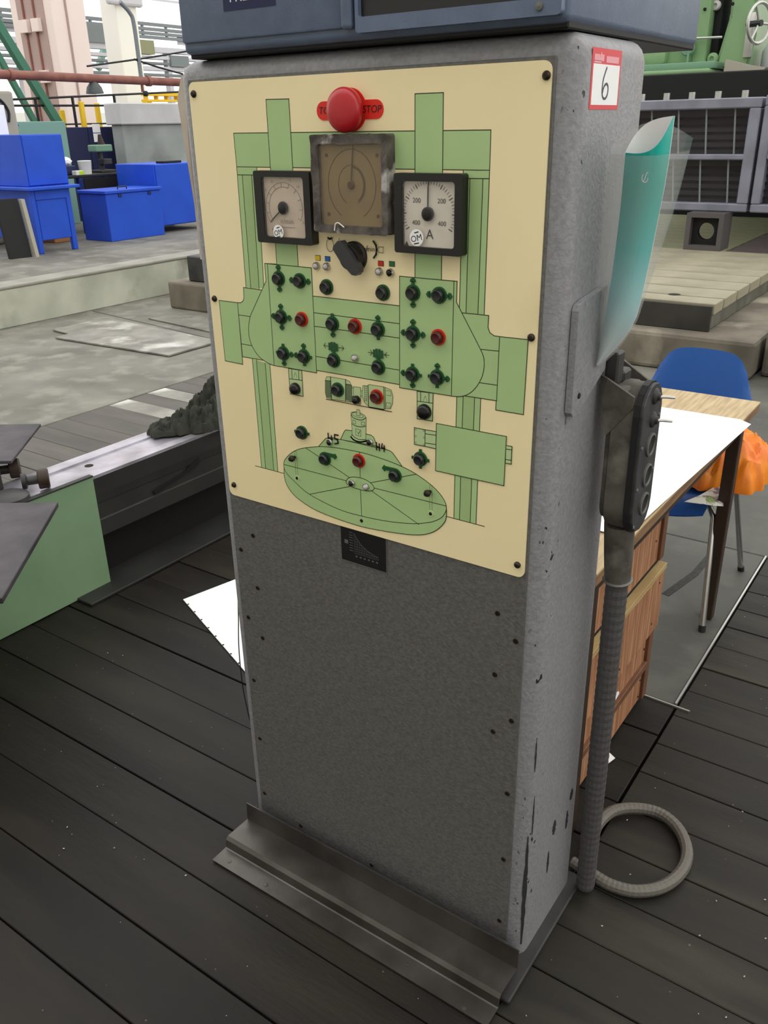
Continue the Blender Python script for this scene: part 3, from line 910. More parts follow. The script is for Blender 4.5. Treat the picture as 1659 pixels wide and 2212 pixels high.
# ---- meters
def meter(corners, inner, depth, frame_m, face_m, pane_m, name='panel_meter', rough=0.0):
    """frame corners (photo points of the frame front) -> upright rectangle, dial set back inside"""
    yf = PY - depth
    O = [at(px, py, Y, yf) for px, py in corners]
    I = [at(px, py, Y, yf) for px, py in inner]
    fx0, fx1 = (O[0].x + O[3].x) / 2, (O[1].x + O[2].x) / 2
    fz1, fz0 = (O[0].z + O[1].z) / 2, (O[2].z + O[3].z) / 2
    ix0, ix1 = (I[0].x + I[3].x) / 2, (I[1].x + I[2].x) / 2
    iz1, iz0 = (I[0].z + I[1].z) / 2, (I[2].z + I[3].z) / 2
    bm = B()
    n = 5
    ring_prism(bm, rrect(fx0, fx1, fz0, fz1, .004, PY), rrect(ix0, ix1, iz0, iz1, .005, PY), (0, -depth, 0))
    if rough:
        bmesh.ops.subdivide_edges(bm, edges=[e for e in bm.edges if e.calc_length() > .02], cuts=14, use_grid_fill=True)
        for v in bm.verts:
            if v.co.y < PY - depth * .5:
                q = mnoise.noise_vector(v.co * 90)
                v.co += Vector((q.x * .0016, q.y * rough - .0006, q.z * .0016))
    o = obj(name, bm, frame_m, cab)
    yd = PY - depth + .007
    bm = B(); prism(bm, rrect(ix0, ix1, iz0, iz1, .004, PY - .001), (0, yd - PY + .001, 0)); obj('dial', bm, face_m, o)
    bm = B(); prism(bm, rrect(ix0 + .0002, ix1 - .0002, iz0 + .0002, iz1 - .0002, .004, PY - depth + .0022), (0, -.001, 0)); obj('glass', bm, pane_m, o)
    return o, yd, (ix0, ix1, iz0, iz1), (fx0, fx1, fz0, fz1)
def arc(bm, c, r, a0, a1, w, y, n=40, mi=0, rz=1.0):
    pts = [Vector((c[0] + r * math.sin(math.radians(a0 + (a1 - a0) * k / n)), y, c[1] + rz * r * math.cos(math.radians(a0 + (a1 - a0) * k / n)))) for k in range(n + 1)]
    for a, b in zip(pts, pts[1:]):
        bar(bm, a, b, w, .0003, up=(0, 1, 0), mi=mi)
def ticks(bm, c, r0, r1, angs, w, y, mi=0):
    for a in angs:
        s_, c_ = math.sin(math.radians(a)), math.cos(math.radians(a))
        bar(bm, (c[0] + r0 * s_, y, c[1] + r0 * c_), (c[0] + r1 * s_, y, c[1] + r1 * c_), w, .0003, up=(0, 1, 0), mi=mi)
def needle(o, c, L, a, y, m='bakelite', w=.0022, hub=.0105, back=0.0):
    s_, c_ = math.sin(math.radians(a)), math.cos(math.radians(a))
    bm = B()
    d_ = Vector((s_, 0, c_)); t_ = Vector((c_, 0, -s_)); q = Vector((c[0], y - .001, c[1]))
    prism(bm, [q - d_ * back + t_ * w * .5, q + d_ * L * .75 + t_ * w * .5, q + d_ * L + t_ * w * .18, q + d_ * L - t_ * w * .18, q + d_ * L * .75 - t_ * w * .5, q - d_ * back - t_ * w * .5], (0, -.0008, 0))
    obj('needle', bm, m, o)
    bm = B(); lathe(bm, (c[0], y, c[1]), (0, -1, 0), [(hub, 0), (hub, .0025), (hub * .8, .0038), (0, .0042)], 22); obj('hub', bm, m, o, smooth=True)
def sticker(o, px, py, y, r):
    p = at(px, py, Y, y)
    bm = B(); lathe(bm, (p.x, y, p.z), (0, -1, 0), [(r, 0), (r, .0003)], 28); st = obj('inspection_sticker', bm, 'paper', o)
    bm = B(); t = math.radians(14)
    text(bm, 'OM', r * 1.05, (p.x, y - .0004, p.z - r * .1), (math.cos(t), 0, math.sin(t)), (-math.sin(t), 0, math.cos(t)), .0001)
    for k, w in ((.62, .5), (-.68, .6)):
        bar(bm, (p.x - r * w * .6, y - .0005, p.z + r * k - .001), (p.x + r * w * .6, y - .0005, p.z + r * k + .001), r * .13, .0002, up=(0, 1, 0))
    return st, bm

def aa(x, y): return (400 + x * 420 / 1659, 120 + y * 420 / 1659)
def bb(x, y): return (780 + x * 440 / 1659, 120 + y * 440 / 1659)
def hh(x, y): return (640 + x * 220 / 1106, 180 + y * 220 / 1106)
# speed meter, left
o, yd, I, Fr = meter([aa(578, 985), aa(1058, 985), aa(1080, 1625), aa(620, 1590)], [aa(645, 1030), aa(1003, 1045), aa(1025, 1562), aa(680, 1545)], .018, 'bakelite', 'dial_pink', 'pane')
c = at(*aa(845, 1300), Y, yd); c = (c.x, c.z)
bm = B()
arc(bm, c, .040, -128, 118, .0008, yd - .0004, mi=0); arc(bm, c, .033, -125, 20, .0008, yd - .0004, mi=0)
ticks(bm, c, .033, .040, [-128 + 24.6 * k for k in range(11)], .0008, yd - .0004)
for k in range(1, 11):
    a = math.radians(-128 + 24.6 * k)
    if abs(math.sin(a) * .047) < (I[1] - I[0]) / 2 - .003:
        text(bm, str(2 * k), .007, (c[0] + .047 * math.sin(a), yd - .0005, c[1] + .047 * math.cos(a)), (1, 0, 0), (0, 0, 1), .0001)
text(bm, 'n/min', .0125, (c[0] + .0045, yd - .0005, c[1] - .0215), (1, 0, 0), (0, 0, 1), .0001)
bar(bm, (c[0] - .010, yd - .0005, c[1] - .031), (c[0] + .022, yd - .0005, c[1] - .031), .0008, .0002, up=(0, 1, 0))
disc(bm, c[0] - .027, c[1] - .036, .003, yd - .0002, yd - .0005, 14)
obj('dial_print', bm, 'dial_faint', o)
needle(o, c, .038, -128, yd - .002, back=.0)
st, bm = sticker(o, *aa(796, 1505), PY - .018 + .0005, .0115); obj('lettering', bm, 'print_black', st)
# ammeter, right
o, yd, I, Fr = meter([bb(268, 955), bb(833, 965), bb(808, 1642), bb(270, 1600)], [bb(328, 1018), bb(765, 1035), bb(752, 1580), bb(335, 1550)], .018, 'bakelite', 'dial_white', 'pane')
c = at(*bb(552, 1290), Y, yd); c = (c.x, c.z)
bm = B()
ticks(bm, c, .0405, .0475, [30 * k for k in range(-4, 5)], .0013, yd - .0004)
ticks(bm, c, .042, .0475, [6 * k for k in range(-20, 21) if k % 5], .0006, yd - .0004)
R_ = (1, 0, 0); U_ = (0, 0, 1)
for s_, dx, dz in (('200', -.0215, .0185), ('200', .0225, .0185), ('400', -.0225, -.0135), ('400', .0235, -.0135)):
    text(bm, s_, .0098, (c[0] + dx, yd - .0005, c[1] + dz), R_, U_, .0001)
text(bm, 'A', .020, (c[0] + .002, yd - .0005, c[1] - .030), R_, U_, .0001)
prism(bm, [(c[0] - .044, yd - .0005, c[1] - .048), (c[0] - .036, yd - .0005, c[1] - .048), (c[0] - .040, yd - .0005, c[1] - .041)], (0, -.0002, 0))
obj('dial_print', bm, 'print_black', o)
needle(o, c, .048, 1.0, yd - .002)
st, bm = sticker(o, *bb(452, 1483), PY - .018 + .0005, .0125); obj('lettering', bm, 'print_black', st)
# middle indicator, its frame smeared with dried sealant
o, yd, I, Fr = meter([hh(148, 555), hh(985, 550), hh(992, 1660), hh(200, 1610)], [hh(215, 655), hh(915, 668), hh(935, 1560), hh(285, 1545)], .022, 'glue', 'dial_brown', 'dull_pane', 'position_indicator', rough=.0018)
c = at(*hh(603, 1105), Y, yd); c = (c.x, c.z)
bm = B()
arc(bm, c, .0465, -152, 152, .0012, yd - .0004, rz=1.12); arc(bm, c, .026, -155, 155, .0010, yd - .0004, rz=1.12); arc(bm, c, .0238, 0, 150, .0022, yd - .0004, rz=1.12)
for x_, z_ in ((I[0] + .012, I[2] + .016), (I[1] - .012, I[2] + .016), (I[0] + .012, I[3] - .016), (I[1] - .012, I[3] - .016)):
    disc(bm, x_, z_, .003, yd - .0002, yd - .0006, 12)
obj('dial_print', bm, 'dial_line', o)
needle(o, c, .058, 6, yd - .001, 'dial_line', .0022, .0062)
bm = B(); q = [Vector((v.x, v.y, v.z)) for v in spline([at(*hh(a, b_), Y, PY - .0235) for a, b_ in ((415, 1600), (425, 1530), (455, 1515), (490, 1540), (520, 1565))], 5)]
tube(bm, q, .0009, 6); obj('sealant_thread', bm, 'paper', o)

# ---- black rating plate under the panel
P = [at(px, py, Y, -.003) for px, py in ((737, 1137), (836, 1164), (836, 1238), (739, 1207))]
rx0, rx1, rz0 = (P[0].x + P[3].x) / 2, (P[1].x + P[2].x) / 2, (P[2].z + P[3].z) / 2
bm = B(); box(bm, rx0, rx1, -.0042, -.0028, rz0, PZ0 - .0005); rp = obj('rating_plate', bm, 'plate_black', cab)
bm = B()
W_, H_r = rx1 - rx0, PZ0 - rz0
yy = -.0045
for k in range(15):
    t = k / 14; x = rx0 + W_ * (.30 + .52 * t); topz = PZ0 - H_r * (.12 + .55 * (1 - math.exp(-2.3 * t)))
    bar(bm, (x, yy, rz0 + H_r * .30), (x, yy, topz), .0004, .0002, up=(0, 1, 0))
for k in range(9):
    t = k / 8; zz = rz0 + H_r * (.30 + .56 * t)
    tt = max(0.0, min(1.0, -math.log(max(1e-3, 1 - ((PZ0 - zz) / H_r - .12) / .55)) / 2.3))
    bar(bm, (rx0 + W_ * .30, yy, zz), (rx0 + W_ * (.30 + .52 * tt), yy, zz), .0004, .0002, up=(0, 1, 0))
pts = [Vector((rx0 + W_ * (.30 + .52 * k / 14), yy, PZ0 - H_r * (.12 + .55 * (1 - math.exp(-2.3 * k / 14))))) for k in range(15)]
for a, b in zip(pts, pts[1:]): bar(bm, a, b, .0007, .0002, up=(0, 1, 0))
for k in range(8): bar(bm, (rx0 + W_ * .19, yy, PZ0 - H_r * (.12 + .075 * k)), (rx0 + W_ * .27, yy, PZ0 - H_r * (.12 + .075 * k)), .0012, .0002, up=(0, 1, 0))
for k in range(6): bar(bm, (rx0 + W_ * (.32 + .09 * k), yy, rz0 + H_r * .22), (rx0 + W_ * (.36 + .09 * k), yy, rz0 + H_r * .22), .003, .0002, up=(0, 1, 0))
bar(bm, (rx0 + W_ * .08, yy, PZ0 - H_r * .42), (rx0 + W_ * .16, yy, PZ0 - H_r * .42), .008, .0002, up=(0, 1, 0))
obj('chart_print', bm, 'plate_line', rp)
bm = B()
for a, b in (((rx1, -.004, rz0), (rx1, -.004, PZ0)), ((rx0, -.004, rz0), (rx1, -.004, rz0))): bar(bm, a, b, .0016, .0016, up=(0, 1, 0))
obj('plate_rim', bm, 'plate_rim', rp)

# ---- number tag on the right side
SX = CX1
T = [at(px, py, X, SX) for px, py in ((1281, 101), (1342, 110), (1334, 237), (1271, 236))]
ty0, ty1 = (T[0].y + T[3].y) / 2, (T[1].y + T[2].y) / 2
tz1, tz0 = (T[0].z + T[1].z) / 2, (T[2].z + T[3].z) / 2
bm = B(); box(bm, SX, SX + .0006, ty0, ty1, tz0, tz1); tag = obj('number_tag', bm, 'tag_red', cab, label='red and white inventory tag with a handwritten 6')
hT = tz1 - tz0; wT = ty1 - ty0
bm = B(); box(bm, SX + .0005, SX + .0009, ty0 + wT * .045, ty1 - wT * .045, tz0 + hT * .075, tz0 + hT * .745); obj('white_field', bm, 'paper', tag)
bm = B()
six = [(.50, .90), (.45, .78), (.40, .62), (.385, .45), (.40, .30), (.45, .22), (.52, .22), (.575, .30), (.59, .42), (.57, .50), (.52, .54), (.46, .50), (.42, .42), (.405, .34)]
six = [(v.x, v.z) for v in spline([(a, 0, b) for a, b in six], 6)]
for i, (a, b) in enumerate(zip(six, six[1:])):
    f = lambda q: Vector((SX + .0011, ty0 + wT * q[0], tz0 + hT * (.02 + .76 * q[1])))
    bar(bm, f(a), f(b), .0032, .0003, up=(1, 0, 0))
obj('numeral', bm, 'ink_grey', tag)
bm = B()
for a0, a1, zz, w in ((.06, .38, .845, .008), (.46, .90, .83, .008), (.06, .30, .778, .003)):
    bar(bm, (SX + .0008, ty0 + wT * a0, tz0 + hT * zz), (SX + .0008, ty0 + wT * a1, tz0 + hT * zz), w, .0003, up=(1, 0, 0))
bar(bm, (SX + .0010, ty0 + wT * .27, tz0 + hT * .86), (SX + .0010, ty0 + wT * .27, tz0 + hT * .93), .004, .0003, up=(1, 0, 0))
obj('tag_print', bm, 'tag_pink', tag)
# worn patch of bare primer on the top corner and the long scrape at the foot
for seed, (y0, z0, ln, w) in enumerate(((.012, .04, .30, .010), (.02, .34, .10, .004), (.016, .50, .08, .004), (.11, .16, .06, .012), (.13, .25, .04, .02), (.20, .21, .05, .015), (.215, .28, .03, .018))):
    rnd = random.Random(seed)
    if y0 < .03:
        a = math.asin(max(-1, min(1, (0.03 - y0) / .03))); xx = .687 + .03 * math.cos(a) + .0003; nx = Vector((math.cos(a), -math.sin(a), 0))
    else:
        xx = SX + .0003; nx = Vector((1, 0, 0))
    tx = nx.cross(Vector((0, 0, 1)))
    L_, R2 = [], []
    n = 16
    for k in range(n + 1):
        t = k / n; ww = w * .5 * math.sin(math.pi * min(.97, t + .03)) ** .5
        base = Vector((xx, y0, z0 + ln * t)) + nx * .0002
        L_.append(base - tx * ww * rnd.uniform(.5, 1.1)); R2.append(base + tx * ww * rnd.uniform(.5, 1.1))
    bm = B(); prism(bm, L_ + R2[::-1], nx * .0003); obj('paint_scrape', bm, 'chip_dark', cab)

# ---- hanger bracket on the right side
Q = [at(px, py, X, SX + .012) for px, py in ((1253, 655), (1232, 905))]
by0 = (Q[0].y + Q[1].y) / 2; bz1, bz0 = Q[0].z, Q[1].z
bm = B()
out = [(by0, bz0 + .008), (by0 + .008, bz0), (by0 + .025, bz0), (by0 + .13, bz0 + .05), (by0 + .13, bz1 + .012), (by0 + .02, bz1), (by0 + .004, bz1 - .004), (by0, bz1 - .012)]
prism(bm, [(SX + .001, a, b) for a, b in out], (.011, 0, 0))
br = obj('hanger_bracket', bm, 'body_grey', cab)
bm = B(); lathe(bm, (SX + .0125, by0 + .025, bz0 + .03), (1, 0, 0), [(.005, 0), (.004, .001), (0, .001)], 12); obj('bolt_hole', bm, 'hole_dark', br)
bm = B(); box(bm, SX + .008, SX + .03, .165, .195, 1.17, 1.27, .003, 1); obj('bracket_rib', bm, 'dark_steel', br)
bm = B(); box(bm, SX + .010, SX + .034, .19, .225, 1.19, 1.235, .004, 1); obj('hook', bm, 'dark_steel', br)

# ------------------------------------------------------------------ housing on top of the cabinet
MX0, MX1, MY0, MY1, MZ0, MZ1 = 0.004, 0.702, -0.014, 0.54, 1.7225, 2.17
mon = thing('readout_housing', (0.35, 0.2, MZ0), 'blue-grey metal readout housing with a dark window, standing on the tall cabinet', 'equipment housing')
bm = B(); box(bm, MX0 + .004, MX1 - .004, MY0 + .012, MY1 - .004, MZ0, MZ0 + .03, .002, 1); obj('plinth_rim', bm, 'rubber_black', mon)
bm = B(); box(bm, MX0, MX1, MY0, MY1, MZ0 + .006, MZ1, .010, 3); obj('housing', bm, 'bluegrey', mon, smooth=True)
mxs = at(757, 40, Y, MY0).x
bm = B(); box(bm, MX0 + .006, mxs - .012, MY0 - .006, MY0 + .002, MZ0 + .022, MZ1 - .012, .004, 2); dp = obj('door_panel', bm, 'bluegrey', mon, smooth=True)
bm = B(); box(bm, mxs - .010, mxs + .010, MY0 - .014, MY0 + .002, MZ0 + .020, MZ1 - .012, .006, 3); obj('hinge_strip', bm, 'bluegrey', mon, smooth=True)
sx0 = mxs + .016; sx1 = MX1 - .005; sz0 = MZ0 + .014; sz1 = MZ1 - .016
bm = B()
ring_prism(bm, rrect(sx0, sx1, sz0, sz1, .006, MY0 + .001), rrect(sx0 + .006, sx1 - .010, sz0 + .020, sz1 - .03, .004, MY0 + .001), (0, -.012, 0))
bz = obj('window_bezel', bm, 'bluegrey', mon)
bm = B(); box(bm, sx0 + .005, sx1 - .009, MY0 - .003, MY0 - .001, sz0 + .019, sz1 - .029); obj('window', bm, 'screen_black', mon)
bm = B(); p = at(1165, 20, Y, MY0 - .011); lathe(bm, (p.x, MY0 - .0105, sz0 + .011), (0, -1, 0), [(.006, 0), (.005, .003), (0, .004)], 12); obj('window_screw', bm, 'plate_rim', bz)
P = [at(px, py, Y, MY0 - .006) for px, py in ((484, 25), (596, 12))]
bm = B(); box(bm, P[0].x, P[1].x, MY0 - .0068, MY0 - .0058, (P[0].z + P[1].z) / 2, (P[0].z + P[1].z) / 2 + .075); stk = obj('maker_sticker', bm, 'navy', mon)
bm = B(); text(bm, 'FREZA', .026, ((P[0].x + P[1].x) / 2 - .004, MY0 - .0069, (P[0].z + P[1].z) / 2 + .0195), (1, 0, 0), (0, 0, 1), .0001); obj('lettering', bm, 'white_print', stk)

# ------------------------------------------------------------------ pale cover sheet and thin wire on the left of the cabinet
bm = B()
q = [at(px, py, Y, .035) for px, py in ((389, 165), (403, 168), (408, 300), (424, 440), (442, 545), (441, 561), (431, 560), (418, 440), (398, 320), (381, 215))]
prism(bm, q, (.004, .05, 0))
bm2 = bm; bmesh.ops.bevel(bm2, geom=[e for e in bm2.edges if e.calc_length() > .03], offset=.002, segments=1, affect='EDGES')
cvs = thing('cover_sheet', at(395, 170, Y, .05), 'pale beige cover sheet hanging against the left side of the cabinet', 'cover sheet')
obj('sheet', bm2, 'beige_cover', cvs)
p = at(398, 190, Y, .06); bm = B(); bar(bm, (p.x - .002, .065, p.z), (CX0 + .002, .065, p.z), .012, .004); obj('hanger', bm, 'dark_steel', cvs)
bm = B(); tube(bm, spline([at(513, 1250, Y, .06), at(515, 1330, Y, .05), at(516, 1400, Y, .045), at(524, 1480, Y, .04), at(536, 1540, Y, .035), at(549, 1596, Y, .03), at(560, 1700, Y, .06), at(566, 1760, Y, .12)], 6), .0014, 6)
obj('thin_wire', bm, 'rubber_black', label='thin black wire hanging down the left edge of the cabinet', cat='wire')

# ------------------------------------------------------------------ pendant push-button station on a hose
st = thing('pendant_station', (.765, .2, 0.0), 'grimy cast pendant button station with a black face, hung on a hose beside the cabinet', 'pendant control')
def stad(x, yc, zc, hw, hhgt, n=8):
    out = []
    for sgn, a0 in ((1, 0), (-1, 180)):
        for k in range(n + 1):
            a = math.radians(a0 + 180 * k / n)
            out.append(Vector((x, yc + hw * math.cos(a), zc + sgn * (hhgt - hw) + hw * math.sin(a))))
    return out
SC, SZ = .197, 1.088
bm = B(); prism(bm, stad(.738, SC, SZ, .046, .132), (.048, 0, 0))
bmesh.ops.bevel(bm, geom=[e for e in bm.edges if all(abs(v.co.x - .738) < 1e-5 for v in e.verts)], offset=.012, segments=3, affect='EDGES')
box(bm, .740, .770, SC - .046, SC + .03, SZ + .07, SZ + .128, .004, 1)
obj('body', bm, 'grubby_casting', st, smooth=True)
bm = B()
prism(bm, [(.722, SC - .040, SZ + .145), (.736, SC - .046, SZ + .142), (.784, SC - .048, SZ + .118), (.784, SC - .048, SZ + .10), (.742, SC - .048, SZ + .045), (.730, SC - .046, SZ + .10)], (0, .006, 0))
obj('side_lug', bm, 'grubby_casting', st)
bm = B()
prism(bm, [(.724, SC + .050, SZ + .155), (.784, SC + .050, SZ + .118), (.784, SC + .050, SZ + .10), (.742, SC + .050, SZ + .09), (.730, SC + .050, SZ + .12)], (0, -.006, 0))
obj('side_lug', bm, 'grubby_casting', st)
bm = B(); prism(bm, stad(.786, SC, SZ, .050, .136), (.010, 0, 0)); obj('gasket', bm, 'rubber_black', st)
bm = B(); prism(bm, stad(.796, SC, SZ, .047, .133), (.006, 0, 0)); bmesh.ops.bevel(bm, geom=[e for e in bm.edges if all(abs(v.co.x - .802) < 1e-5 for v in e.verts)], offset=.0015, segments=1, affect='EDGES')
fc = obj('face_plate', bm, 'face_dark', st)
for zz in [at(px, py, X, .803).z for px, py in ((1404, 962), (1397, 1027), (1391, 1087))]:
    bm = B(); lathe(bm, (.802, SC + .006, zz), (1, 0, 0), [(.021, 0), (.021, .003), (.0175, .004), (.0165, .0005), (0, .0005)], 24); rg = obj('socket_ring', bm, 'plate_rim', fc, smooth=True)
    bm = B(); lathe(bm, (.8022, SC + .006, zz), (1, 0, 0), [(.0155, 0), (.0155, .0012), (.009, .0005), (0, .0005)], 20); obj('push_pad', bm, 'socket_dark', fc)
for zz in [at(px, py, X, .803).z for px, py in ((1414, 858), (1409, 908))]:
    bm = B(); lathe(bm, (.802, SC + .004, zz), (1, 0, 0), [(.014, 0), (.013, .003), (.007, .006), (.006, .010), (0, .010)], 18); obj('switch_boss', bm, 'dark_steel', fc, smooth=True)
    bm = B(); tube(bm, [(.810, SC + .004, zz), (.818, SC + .012, zz - .001), (.830, SC + .02, zz - .003)], [.003, .0028, .0022], 8); obj('toggle_lever', bm, 'aluminium', fc)
for yy_, zz in ((SC - .036, SZ + .03), (SC + .038, SZ - .03), (SC - .036, SZ - .045), (SC - .034, SZ - .115), (SC + .036, SZ + .07)):
    bm = B(); lathe(bm, (.802, yy_, zz), (1, 0, 0), [(.0035, 0), (.003, .0015), (0, .002)], 10); obj('face_screw', bm, 'plate_rim', fc)
q0 = Vector((.766, SC, SZ - .128)); q1 = at(1334, 1250, Y, .212); foot = Vector((.757, .249, .02))
bm = B(); tube(bm, [q0, q0.lerp(q1, .5), q1], [.027, .026, .024], 14); obj('bushing', bm, 'grubby_casting', st, smooth=True)
bm = B(); lathe(bm, q1, (q1 - q0), [(.0255, -.003), (.028, 0), (.0255, .004)], 16); obj('clamp_ring', bm, 'plate_rim', st, smooth=True)
pts = [q1.lerp(foot, k / 90) for k in range(91)]
bm = B(); tube(bm, pts, [.0202 + .0009 * (k % 2) for k in range(91)], 14); obj('hose', bm, 'hose_grey', st, smooth=False)
# loose conduit lying in a loop on the planks
loop = [(.728, .318, .016), (.80, .312, .0165), (.868, .325, .0165), (.918, .375, .0165), (.938, .45, .0165), (.918, .522, .0165), (.868, .572, .0165), (.80, .582, .017), (.738, .545, .020), (.705, .478, .026), (.705, .40, .035), (.722, .34, .040), (.742, .30, .042)]
loop = [at(1236, 1862, Z, .016), at(1275, 1886, Z, .016), at(1320, 1912, Z, .016), at(1375, 1925, Z, .016), at(1432, 1915, Z, .016), at(1472, 1882, Z, .016), at(1484, 1838, Z, .016), at(1465, 1790, Z, .016), at(1425, 1757, Z, .016),
        at(1375, 1746, Z, .018), at(1325, 1752, Z, .022), at(1292, 1780, Z, .026), at(1277, 1815, Z, .03), at(1265, 1850, Z, .034)]
lp = spline(loop, 10)
bm = B(); tube(bm, lp, [.0140 + .0006 * (k % 2) for k in range(len(lp))], 10)
obj('conduit_loop', bm, 'conduit_grey', label='grey flexible conduit lying in a loop on the planks beside the cabinet', cat='conduit')

# ------------------------------------------------------------------ clear sleeve with a teal brochure
def lerp2(P, t):
    n = len(P) - 1; f = min(n - 1e-6, t * n); i = int(f); u = f - i
    return (P[i][0] * (1 - u) + P[i + 1][0] * u, P[i][1] * (1 - u) + P[i + 1][1] * u)
def sheet_px(bm, left, right, depth, dy, top=(0, 0), rows=14, cols=12, solid=.0008, lsq=1.0):
    L = [(v.x, v.z) for v in spline([(a, 0, b) for a, b in left], 6)]; Rr = [(v.x, v.z) for v in spline([(a, 0, b) for a, b in right], 6)]
    grid = []
    for i in range(rows + 1):
        t = i / rows; a = lerp2(L, t); b = lerp2(Rr, t); row = []
        for j in range(cols + 1):
            u = j / cols; s_ = math.sin(math.pi * u)
            k = s_ * (1 - t) ** 3
            px = a[0] * (1 - u) + b[0] * u + top[0] * k; py = a[1] * (1 - u) + b[1] * u + top[1] * k
            row.append(bm.verts.new(at(px, py, Y, depth + dy * s_ * (1 - .55 * t))))
        grid.append(row)
    for i in range(rows):
        for j in range(cols):
            bm.faces.new((grid[i][j], grid[i + 1][j], grid[i + 1][j + 1], grid[i][j + 1]))
    bm.normal_update()
    if solid: bmesh.ops.solidify(bm, geom=bm.faces[:], thickness=solid)
    return bm
bl = [(1351, 330), (1338, 470), (1318, 620), (1300, 720), (1286, 788)]
brr = [(1457, 250), (1441, 370), (1418, 490), (1393, 610), (1370, 695), (1330, 752), (1292, 790)]
bro = thing('brochure', at(1320, 700, Y, .12), 'rolled teal brochure standing in a clear sleeve on the cabinet side', 'brochure')
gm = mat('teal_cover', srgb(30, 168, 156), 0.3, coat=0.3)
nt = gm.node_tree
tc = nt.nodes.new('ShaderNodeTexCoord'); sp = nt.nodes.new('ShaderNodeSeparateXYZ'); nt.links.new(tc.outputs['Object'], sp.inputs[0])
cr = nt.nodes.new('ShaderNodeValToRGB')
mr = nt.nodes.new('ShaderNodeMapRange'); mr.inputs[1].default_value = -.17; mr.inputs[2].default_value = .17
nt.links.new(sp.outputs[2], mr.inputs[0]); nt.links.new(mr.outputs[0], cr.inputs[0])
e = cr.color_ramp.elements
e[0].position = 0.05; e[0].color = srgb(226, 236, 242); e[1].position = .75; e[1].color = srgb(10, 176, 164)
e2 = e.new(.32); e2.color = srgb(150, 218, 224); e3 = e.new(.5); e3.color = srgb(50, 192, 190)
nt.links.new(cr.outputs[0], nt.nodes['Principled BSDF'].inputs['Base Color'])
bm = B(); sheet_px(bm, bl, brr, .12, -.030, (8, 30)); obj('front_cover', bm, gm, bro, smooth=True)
bm = B(); sheet_px(bm, bl, brr, .1215, .018, (-12, -20)); obj('pages', bm, 'paper', bro, smooth=True)
bm = B()
for a, b, rr_ in ((1393, 385, 7),):
    pts = [at(a + rr_ * math.cos(t * .35) * .9, b + rr_ * 1.3 * math.sin(t * .35), Y, .0885) for t in range(13)]
    tube(bm, pts, .0005, 5)
    pts = [at(1388 + k * 2, 392 - k * 3.2 + 3 * math.sin(k), Y, .0883) for k in range(7)]
    tube(bm, pts, .0005, 5)
obj('cover_emblem', bm, 'white_print', bro)
sl = thing('clear_sleeve', at(1310, 700, Y, .12), 'clear plastic sleeve hung on the right side of the cabinet, holding the teal brochure', 'plastic sleeve')
sll = [(1318, 332), (1306, 450), (1296, 580), (1287, 690), (1279, 792)]
slr = [(1490, 325), (1462, 430), (1424, 550), (1390, 650), (1372, 700), (1330, 760), (1290, 796)]
bm = B(); sheet_px(bm, sll, slr, .118, -.042, (0, 8), solid=0); obj('front_film', bm, 'film', sl, smooth=True)
sll2 = [(1322, 312), (1306, 450), (1296, 580), (1287, 690), (1279, 792)]
slr2 = [(1497, 298), (1464, 430), (1425, 550), (1391, 650), (1373, 700), (1331, 760), (1291, 796)]
bm = B(); sheet_px(bm, sll2, slr2, .125, .022, (0, -42), solid=0); obj('back_film', bm, 'film', sl, smooth=True)

# ------------------------------------------------------------------ desk
DX0, DX1, DY0, DY1, DZ = -.02, .674, .366, 1.79, .75
dk = thing('desk', (.34, 1.08, 0), 'wood-topped desk with brown steel legs behind the cabinet', 'desk')
bm = B(); box(bm, DX0, DX1, DY0, DY1, DZ - .006, DZ, .0015, 1); obj('desk_top', bm, 'desk_wood', dk)
bm = B(); box(bm, DX0 + .001, DX1 - .001, DY0 + .001, DY1 - .001, DZ - .034, DZ - .006, .002, 1); obj('top_edge', bm, 'edge_wood', dk)
for lx, ly in ((DX1 - .05, DY0 + .012), (DX1 - .045, 1.59), (DX0 + .01, DY0 + .012), (DX0 + .01, 1.59)):
    bm = B(); box(bm, lx, lx + .04, ly, ly + .04, 0.0, DZ - .034, .003, 1); obj('leg', bm, 'brown_steel', dk)
bm = B(); box(bm, DX1 - .045, DX1 - .015, DY0 + .052, 1.59, DZ - .07, DZ - .034, .002, 1); obj('side_rail', bm, 'brown_steel', dk)
# pedestal: panelled side
pd = thing('desk_pedestal', (.35, .72, 0), 'reddish striped wooden drawer pedestal standing under the desk', 'drawer pedestal')
PX = .612; PYa, PYb = .43, 1.035
bm = B(); box(bm, .20, PX, PYa, PYb, .012, .708, .003, 1); obj('carcass', bm, 'red_wood', pd)
def pboard(n, y0, y1, z0, z1, t, m, dx=0.0):
    bm = B(); box(bm, PX + .0005 + dx, PX + t + dx, y0, y1, z0, z1, .0015, 1); return obj(n, bm, m, pd)
pboard('upper_panel', PYa, 1.0, .487, .705, .006, 'red_wood')
pboard('upper_stile', 1.0, 1.035, .487, .705, .014, 'brown_wood')
pboard('dark_gap', PYa, 1.033, .470, .486, .002, 'hole_dark')
pboard('drop_board', PYa, 1.037, .262, .452, .022, 'red_wood')
bm = B(); box(bm, PX + .0005, PX + .026, PYa, 1.038, .4525, .470, .001, 1); obj('board_edge', bm, 'pale_wood', pd)
pboard('lower_panel', PYa, 1.0, .013, .260, .005, 'red_wood')
pboard('lower_stile', 1.0, 1.035, .013, .260, .014, 'brown_wood')
pboard('lower_rail', PYa, 1.0, .128, .152, .016, 'brown_wood')
